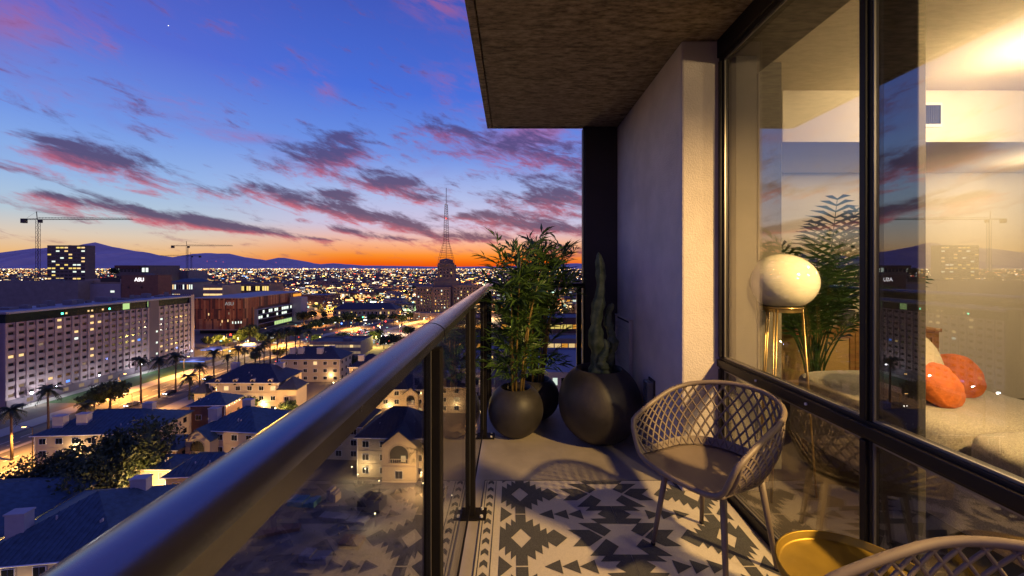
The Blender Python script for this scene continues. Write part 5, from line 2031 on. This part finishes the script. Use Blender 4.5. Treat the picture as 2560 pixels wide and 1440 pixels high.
# ================================================================== STREET LAMPS, SIGNALS, CARS
pole_m = MB().tube([(0, 0, 0), (0, 0, 8.6)], [.12, .07], 6).tube([(0, 0, 8.5), (0, -.9, 8.95), (0, -1.9, 9.0)], [.06, .05, .04], 5).mesh('pole', G['steel'])
head_m = MB().bx(-.2, .2, -2.5, -1.8, 8.93, 9.08).mesh('head', G['steel'])
lens_m = MB().bx(-.24, .24, -2.5, -1.85, 8.78, 8.925).mesh('lens', L_sod)
lens_w = MB().bx(-.24, .24, -2.5, -1.85, 8.78, 8.925).mesh('lens', L_white)


def street_lamp(x, y, rz, label, power=5200, c=SOD, group='sodium lamps along the streets', white=False, sc_=1.0, spread=142):
    t = empty('street_lamp', (x, y, GZ + .05), rz, label, 'lamp', group)
    t.scale = (sc_,) * 3
    inst(pole_m, 'pole', t)
    inst(head_m, 'head', t)
    inst(lens_w if white else lens_m, 'lens', t)
    if power:
        sl = bpy.data.lights.new('street_lamp_light', 'SPOT')
        sl.energy = power
        sl.color = c
        sl.spot_size = R(spread)
        sl.spot_blend = .5
        sl.shadow_soft_size = .3
        so_ = bpy.data.objects.new('street_lamp_light', sl)
        col.objects.link(so_)
        so_.parent = t
        so_.location = (0, -2.2, 8.5)
    return t


for i in range(len(ROAD) - 3):
    a, b = Vector(ROAD[i]), Vector(ROAD[i + 1])
    d = b - a
    n_ = max(1, int(d.length / 24))
    for k_ in range(n_):
        pnt = a + d * ((k_ + .5) / n_)
        side = 1 if (i + k_) % 2 else -1
        if pnt.y < 80:
            continue
        nn = Vector((-d.y, d.x)).normalized()
        q = pnt - nn * 13.6 * side
        street_lamp(q.x, q.y, math.atan2(d.y, d.x) + (pi if side > 0 else 0), 'orange sodium street lamp on the avenue kerb', 72000)
for i, x_ in enumerate((-330, -270, -215, -170, -75, -30, 20, 70)):
    street_lamp(x_, 350 if i % 2 else 373, pi if i % 2 == 0 else 0, 'orange street lamp along the cross street', 80000)
for i, (x_, y_) in enumerate(((-174.5, 148), (-174.5, 156), (-174.3, 172), (-174.5, 192), (-174.5, 222))):
    wl_ = empty('forecourt_lamp', (x_, y_, GZ), 0, 'bright white floodlight %s at the foot of the hotel' % ('nearest', 'second', 'third', 'fourth', 'farthest')[i], 'lamp', 'floodlights at the hotel')
    MB().tube([(0, 0, 0), (0, 0, 4.2)], .07, 6).build('pole', G['steel'], wl_)
    lampbulb('bulb', L_white, wl_, (.3, 0, 4.4), .42 if i in (0, 3) else .28)
    point('forecourt_lamp_light', (1.0, 0, 4.3), 2600 if i in (0, 3) else 1000, (.85, .92, 1.0), .2, wl_)
# plaza glow by the copper building, and lit corners
for i, (px, py, pw, c, lb) in enumerate(((560, 868, 7000, (1, .55, .1), 'amber plaza lamp before the copper building'), (595, 872, 7000, (1, .55, .1), 'second amber plaza lamp nearer the trees'), (620, 880, 3500, (1, .6, .15), 'amber plaza lamp by the tents'),
                                       (800, 870, 4000, (1, .8, .2), 'yellow lamp above the parked trees'), (940, 868, 4000, (1, .8, .2), 'yellow lamp at the parking lot edge'), (950, 840, 5000, (.95, .95, .85), 'white lamp over the parking lot'),
                                       (1000, 835, 4000, (1, .6, .3), 'warm lamp at the parking lot corner'), (1060, 815, 7000, (1, .6, .2), 'warm lamp at the foot of the mast tower'))):
    g_ = gp(px, py)
    pw *= 4
    t = empty('plaza_lamp', (g_.x, g_.y, GZ), 0, lb, 'lamp')
    MB().tube([(0, 0, 0), (0, 0, 6.5)], .1, 6).build('pole', G['steel'], t)
    lampbulb('bulb', L_sod if c[2] < .5 else L_white, t, (0, 0, 6.7), .32)
    point('plaza_lamp_light', (0, -.6, 6.3), pw, c, .3, t)
# canopy tents with blue light by the hotel
for i, (px, py, lb) in enumerate(((495, 918, 'blue lit canopy roof at the hotel corner'), (540, 888, 'purple lit canopy behind the palms'), (625, 878, 'long pale blue canopy below the copper building'))):
    g_ = gp(px, py)
    t = empty('canopy', (g_.x, g_.y, GZ), 0, lb, 'canopy')
    hip_roof(MB(), -6, 6, -3, 3, 4, 1.0).build('roof', G['lilac'], t)
    for sx in (-5.5, 5.5):
        for sy in (-2.5, 2.5):
            blk('post', G['steel'], t, sx - .1, sx + .1, sy - .1, sy + .1, 0, 3.78)
    point('canopy_light', (0, -4.4, 5.2), 500, (.35, .4, 1.0), .3, t)
    blk('light_strip', lit_b, t, -6, 6, -3.75, -3.62, 3.5, 3.7)

# traffic signals
for i, (px, py, m_, lb) in enumerate(((955, 812, L_red, 'red traffic signal left at the crossroads'), (984, 812, L_sod, 'amber traffic signal right at the crossroads'), (899, 800, L_green, 'green traffic signal before the tan hall'), (566, 850, L_red, 'red traffic signal by the copper building'), (845, 818, L_blue, 'blue sign lamp left of the crossroads'))):
    g_ = gp(px, py + 12)
    t = empty('traffic_signal', (g_.x, g_.y, GZ), 0, lb, 'signal')
    MB().tube([(0, 0, 0), (0, 0, 7.0)], .12, 6).tube([(0, 0, 6.8), (3, 0, 6.9)], .08, 5).build('pole', G['steel'], t)
    blk('housing', G['steel'], t, 2.7, 3.3, -.2, .2, 5.9, 7.3)
    lampbulb('lens', m_, t, (3, -.5, 6.6), .55)


def car_meshes(paint):
    pr_ = [(-2.2, .35), (2.2, .35), (2.25, .75), (1.5, .92), (.9, 1.42), (-.9, 1.45), (-1.7, .95), (-2.2, .85)]
    n_ = len(pr_)
    b = MB().add([(-.85, y, z) for y, z in pr_] + [(.85, y, z) for y, z in pr_], [tuple(range(n_)), tuple(range(2 * n_ - 1, n_ - 1, -1))] + [(i, n_ + i, n_ + (i + 1) % n_, (i + 1) % n_) for i in range(n_)])
    return b.mesh('body', paint)


CARP = [mat('car_white', (.6, .6, .6), .25, coat=.6), mat('car_dark', (.03, .03, .035), .25, coat=.6), mat('car_red', (.3, .03, .03), .25, coat=.6), mat('car_silver', (.3, .3, .32), .25, metal=.6)]
CB = [car_meshes(p_) for p_ in CARP]
whl = MB().tube([(-.1, 0, 0), (.1, 0, 0)], .33, 12).mesh('wheel', M['black'])
gls = MB().add([(-.8, 1.42, .95), (.8, 1.42, .95), (.7, .93, 1.38), (-.7, .93, 1.38)], [(0, 1, 2, 3)]).mesh('windscreen', G['dkglass'])
hl = MB().bx(-.22, .22, 0, .06, 0, .18).mesh('headlight', L_white)
tl = MB().bx(-.22, .22, 0, .06, 0, .18).mesh('tail_light', L_red)


def car(x, y, rz, k_, label, lights, group):
    t = empty('car', (x, y, GZ + .06), rz, label, 'car', group)
    inst(CB[k_], 'body', t)
    inst(gls, 'windscreen', t)
    for sx in (-.78, .78):
        for sy in (-1.35, 1.4):
            inst(whl, 'wheel', t, (sx, sy, .33))
        if lights:
            inst(hl, 'headlight', t, (sx * .7, 2.22, .6))
            inst(tl, 'tail_light', t, (sx * .75, -2.27, .65))
    return t


r = random.Random(88)
i = 0
for (px, py, up) in ((905, 829, 1), (912, 827, 1), (898, 832, 1), (908, 834, 1), (920, 833, 1), (1005, 829, 1), (1012, 831, 1), (880, 838, 1), (780, 872, 0), (742, 896, 0), (640, 925, 0), (520, 948, 0), (700, 905, 1), (425, 985, 0), (600, 942, 1), (330, 1015, 0)):
    g_ = gp(px, py)
    car(g_.x, g_.y, R(-14) if up else R(176), i % 4, 'car with red tail lights waiting before the crossroads' if up else 'car with white headlights coming along the avenue', True, 'cars driving on the avenue')
    i += 1
for row in range(3):
    for k_ in range(9):
        if r.random() < .3:
            continue
        car(-104 + k_ * 4.6 + row * 2, 272 + row * 15, R(3), r.randrange(4), 'car parked in the pale parking lot by the avenue', False, 'cars in the parking lot')
for (px, py, lb) in ((255, 1225, 'dark car parked beneath the big tree at lower left'), (235, 1222, 'dark car parked left of the other one under the big tree')):
    g_ = gp(px, py)
    car(g_.x, g_.y, R(70), 1, lb, False, 'cars under the big tree')

# ================================================================== THE CITY BEYOND
r = random.Random(101)
mids = 0
for i in range(60):
    D = r.uniform(400, 720)
    px = r.uniform(690, 1480)
    x_ = (px - 1280) * D / F
    if abs(x_ + 70) < 60 and D < 470:
        continue
    if D < 600 and -300 < x_ < -215:
        continue
    if D < 430 and x_ < -90:
        continue
    w_, d_, h_ = r.uniform(14, 42), r.uniform(12, 26), r.uniform(4.5, 11)
    building('city_block', 'low flat roofed city block beyond the crossroads', x_ - w_ / 2, x_ + w_ / 2, D, D + d_, h_, r.choice((G['tan'], G['taupe2'], G['greyw'], G['brick'])), 1, r.randint(3, 7), .75, seed=i, group='low city blocks beyond the crossroads', parapet=.6,
             litm=[lit_w, lit_y, lit_c, lit_w, lit_o], winh=.4)
fc = MB()
r = random.Random(55)
for i in range(5200):
    D = 560 * (12500 / 560) ** (r.random() ** 1.0)
    az_ = r.uniform(-1.45, 1.15)
    x_ = az_ * D
    if D < 780 and -260 > x_:
        continue
    if D < 740 and x_ > -330 and x_ < 160:
        continue
    w_ = r.uniform(8, 34) * (1 + D / 6000)
    d_ = r.uniform(8, 22)
    h_ = r.uniform(3.5, 9) * (1 + (r.random() < .04) * 1.5)
    if D > 2500:
        h_ = min(h_, 10)
    fc.bx(x_ - w_ / 2, x_ + w_ / 2, D, D + d_, GZ, GZ + h_)
tag(fc.build('far_city', G['farcity']), 'endless low far city blocks out to the mountains', 'city', kind='stuff')
ft = MB()
for i in range(7000):
    D = 430 * (7000 / 430) ** r.random()
    x_ = r.uniform(-1.4, .9) * D
    h_ = r.uniform(4, 9)
    w_ = r.uniform(2.5, 5)
    a = r.uniform(0, 1.5)
    c_, s_ = math.cos(a) * w_, math.sin(a) * w_
    ft.add([(x_ + c_, D + s_, GZ + h_ * .45), (x_ - s_, D + c_, GZ + h_ * .4), (x_ - c_, D - s_, GZ + h_ * .5), (x_ + s_, D - c_, GZ + h_ * .45), (x_ + r.uniform(-1, 1), D, GZ + h_), (x_, D, GZ)],
           [(0, 1, 4), (1, 2, 4), (2, 3, 4), (3, 0, 4), (1, 0, 5), (2, 1, 5), (3, 2, 5), (0, 3, 5)])
tag(ft.build('far_trees', G['treeleaf']), 'dark tree tops scattered through the far city', 'trees', kind='stuff')

# lamps and lit windows of the far city: one mass of lights with their own colours
lm = bpy.data.materials.new('city_lamp')
lm.use_nodes = True
lt = lm.node_tree
lt.nodes.clear()
ga = NG(lt)
at_ = ga.n('ShaderNodeAttribute', attribute_name='lamp')
em = ga.n('ShaderNodeEmission')
lt.links.new(at_.outputs['Color'], em.inputs[0])
em.inputs[1].default_value = 1.0
om = ga.n('ShaderNodeOutputMaterial')
lt.links.new(em.outputs[0], om.inputs[0])
lm.cycles.emission_sampling = 'NONE'
fl = MB()
cols = []
r = random.Random(202)
PAL = [((1.0, .62, .25), .36), ((1.0, .42, .11), .27), ((1.0, .80, .50), .17), ((.86, .93, 1.0), .06), ((.72, 1.0, .80), .05), ((1.0, .12, .06), .055), ((.2, .45, 1.0), .012), ((1.0, .78, .10), .023)]


def add_light(x_, y_, z_, w_, h_, c, s_):
    fl.bx(x_ - w_, x_ + w_, y_ - w_ * .5, y_ + w_ * .5, z_ - h_, z_ + h_)
    cols.extend([tuple(v * s_ for v in c) + (1,)] * 8)


clusters = [(r.uniform(-1.5, 1.2), 420 * (11000 / 420) ** r.random()) for _ in range(150)]
for i in range(14500):
    if r.random() < .3:
        D = 400 * (12000 / 400) ** (r.random() ** .85)
        tx = r.uniform(-1.55, 1.15)
    else:
        q0 = r.random()
        if q0 < .45:                                    # along an avenue running away
            D = 420 * (11000 / 420) ** (r.random() ** .8)
            tx = (round(r.uniform(-1.5, 1.1) * D / 210) * 210 + 60 + r.gauss(0, 5)) / D
        elif q0 < .72:                                  # along a cross street
            D = 420 * (11000 / 420) ** r.random()
            D = 360 + max(1, round((D - 360) / 260)) * 260 + r.gauss(0, 4)
            tx = r.uniform(-1.5, 1.1)
        else:
            c0 = r.choice(clusters)
            D = c0[1] * math.exp(r.gauss(0, .045))
            tx = c0[0] + r.gauss(0, .03)
    x_ = tx * D
    if D < 640 and x_ < -250:
        continue
    if D < 470 and abs(x_ + 70) < 55:
        continue
    q = r.random()
    acc = 0
    for c, pb in PAL:
        acc += pb
        if q < acc:
            break
    sz = min(4.2, .36 + .00036 * D) * math.exp(r.gauss(0, .42))
    asp = r.choice((1, 1, 1, 1.6, 3.5)) if D < 3500 else r.choice((1, 1, 1.5))
    st = 1.25 * math.exp(r.gauss(0, .8)) * (2.2 if r.random() < .08 else 1)
    zl = GZ + r.uniform(3, 11) * (1 + (D > 5000) * .8)
    add_light(x_, D, zl, sz * asp, sz * (.7 if asp > 1 else .9), c, st)
# dense band of lights just under the horizon
for i in range(2600):
    D = r.uniform(5200, 12500)
    x_ = r.uniform(-1.45, .95) * D
    c = r.choice(((1, .68, .34), (1, .80, .52), (1, .52, .2), (.95, .92, .9)))
    sz = r.uniform(1.0, 2.8)
    add_light(x_, D, GZ + r.uniform(4, 16), sz * r.choice((1, 1, 2)), sz * .8, c, 1.3 * math.exp(r.gauss(0, .7)))
# lamps, shop fronts and signs around the crossroads
for i in range(520):
    px, py = r.uniform(505, 1120), 752 + 135 * r.random() ** 1.5
    g_ = gp(px, py)
    if g_.x < -176 and g_.y < 395:
        continue
    c = r.choice(((1, .55, .15), (1, .62, .22), (1, .45, .1), (1, .8, .5), (.95, .95, .9), (1, .75, .1), (1, .1, .05), (.5, .9, .8)))
    s0 = r.uniform(.16, .42) * g_.y / 330
    add_light(g_.x, g_.y, GZ + r.uniform(1.5, 7), s0 * r.choice((1, 1, 1.8, 3)), s0, c, 1.3 * math.exp(r.gauss(0, .6)))
# a few beacons on the foothills
for px, py in ((518, 653), (540, 653), (558, 655), (690, 656), (1330, 664)):
    p0 = at(px, py, 11200)
    add_light(p0.x, p0.y, p0.z, 7, 7, (1, .15, .2), 1.2)
flo = fl.build('city_lights', lm)
ca = flo.data.color_attributes.new('lamp', 'FLOAT_COLOR', 'POINT')
ca.data.foreach_set('color', [v for c in cols for v in c])
tag(flo, 'countless street lamps and lit windows sparkling across the far city', 'city lights', kind='stuff')
# amber pools of light between the far blocks
r = random.Random(303)
for i in range(92):
    D = 385 * (1300 / 385) ** r.random()
    x_ = r.uniform(-.62, .22) * D
    t = street_lamp(x_, D, r.uniform(0, 6), 'far orange street lamp glowing between the city blocks', 130000, group='far street lamps between the blocks', spread=175, c=r.choice((SOD, SOD, (1, .7, .35), (.9, .95, .85))), sc_=1.2)
# the evening star
ev = at(421, 64, 30000)
o = lampbulb('evening_star', lamp_mat('star_light', (1, 1, 1), 2.5), None, ev, 30)
tag(o, 'tiny bright star alone high in the blue sky', 'star')

# ---- every repeat gets its own label: its place in the row, counted from the left of the view
ONES = ['first', 'second', 'third', 'fourth', 'fifth', 'sixth', 'seventh', 'eighth', 'ninth', 'tenth', 'eleventh', 'twelfth', 'thirteenth', 'fourteenth', 'fifteenth', 'sixteenth', 'seventeenth', 'eighteenth', 'nineteenth']
TENS = {20: 'twenty', 30: 'thirty', 40: 'forty', 50: 'fifty', 60: 'sixty', 70: 'seventy', 80: 'eighty', 90: 'ninety'}


def ordinal(n_):
    if n_ < 20:
        return ONES[n_ - 1]
    t_, o_ = n_ // 10 * 10, n_ % 10
    if o_ == 0:
        return TENS[t_][:-1] + 'ieth'
    return TENS[t_] + '-' + ONES[o_ - 1]


same = {}
for o in scene.objects:
    if o.parent is None and 'label' in o:
        same.setdefault(o['label'], []).append(o)
for lab, os_ in same.items():
    if len(os_) > 1:
        os_.sort(key=lambda o: o.location.x / max(o.location.y, 1))
        for k_, o in enumerate(os_):
            o['label'] = lab + ', ' + ordinal(k_ + 1) + ' from left'
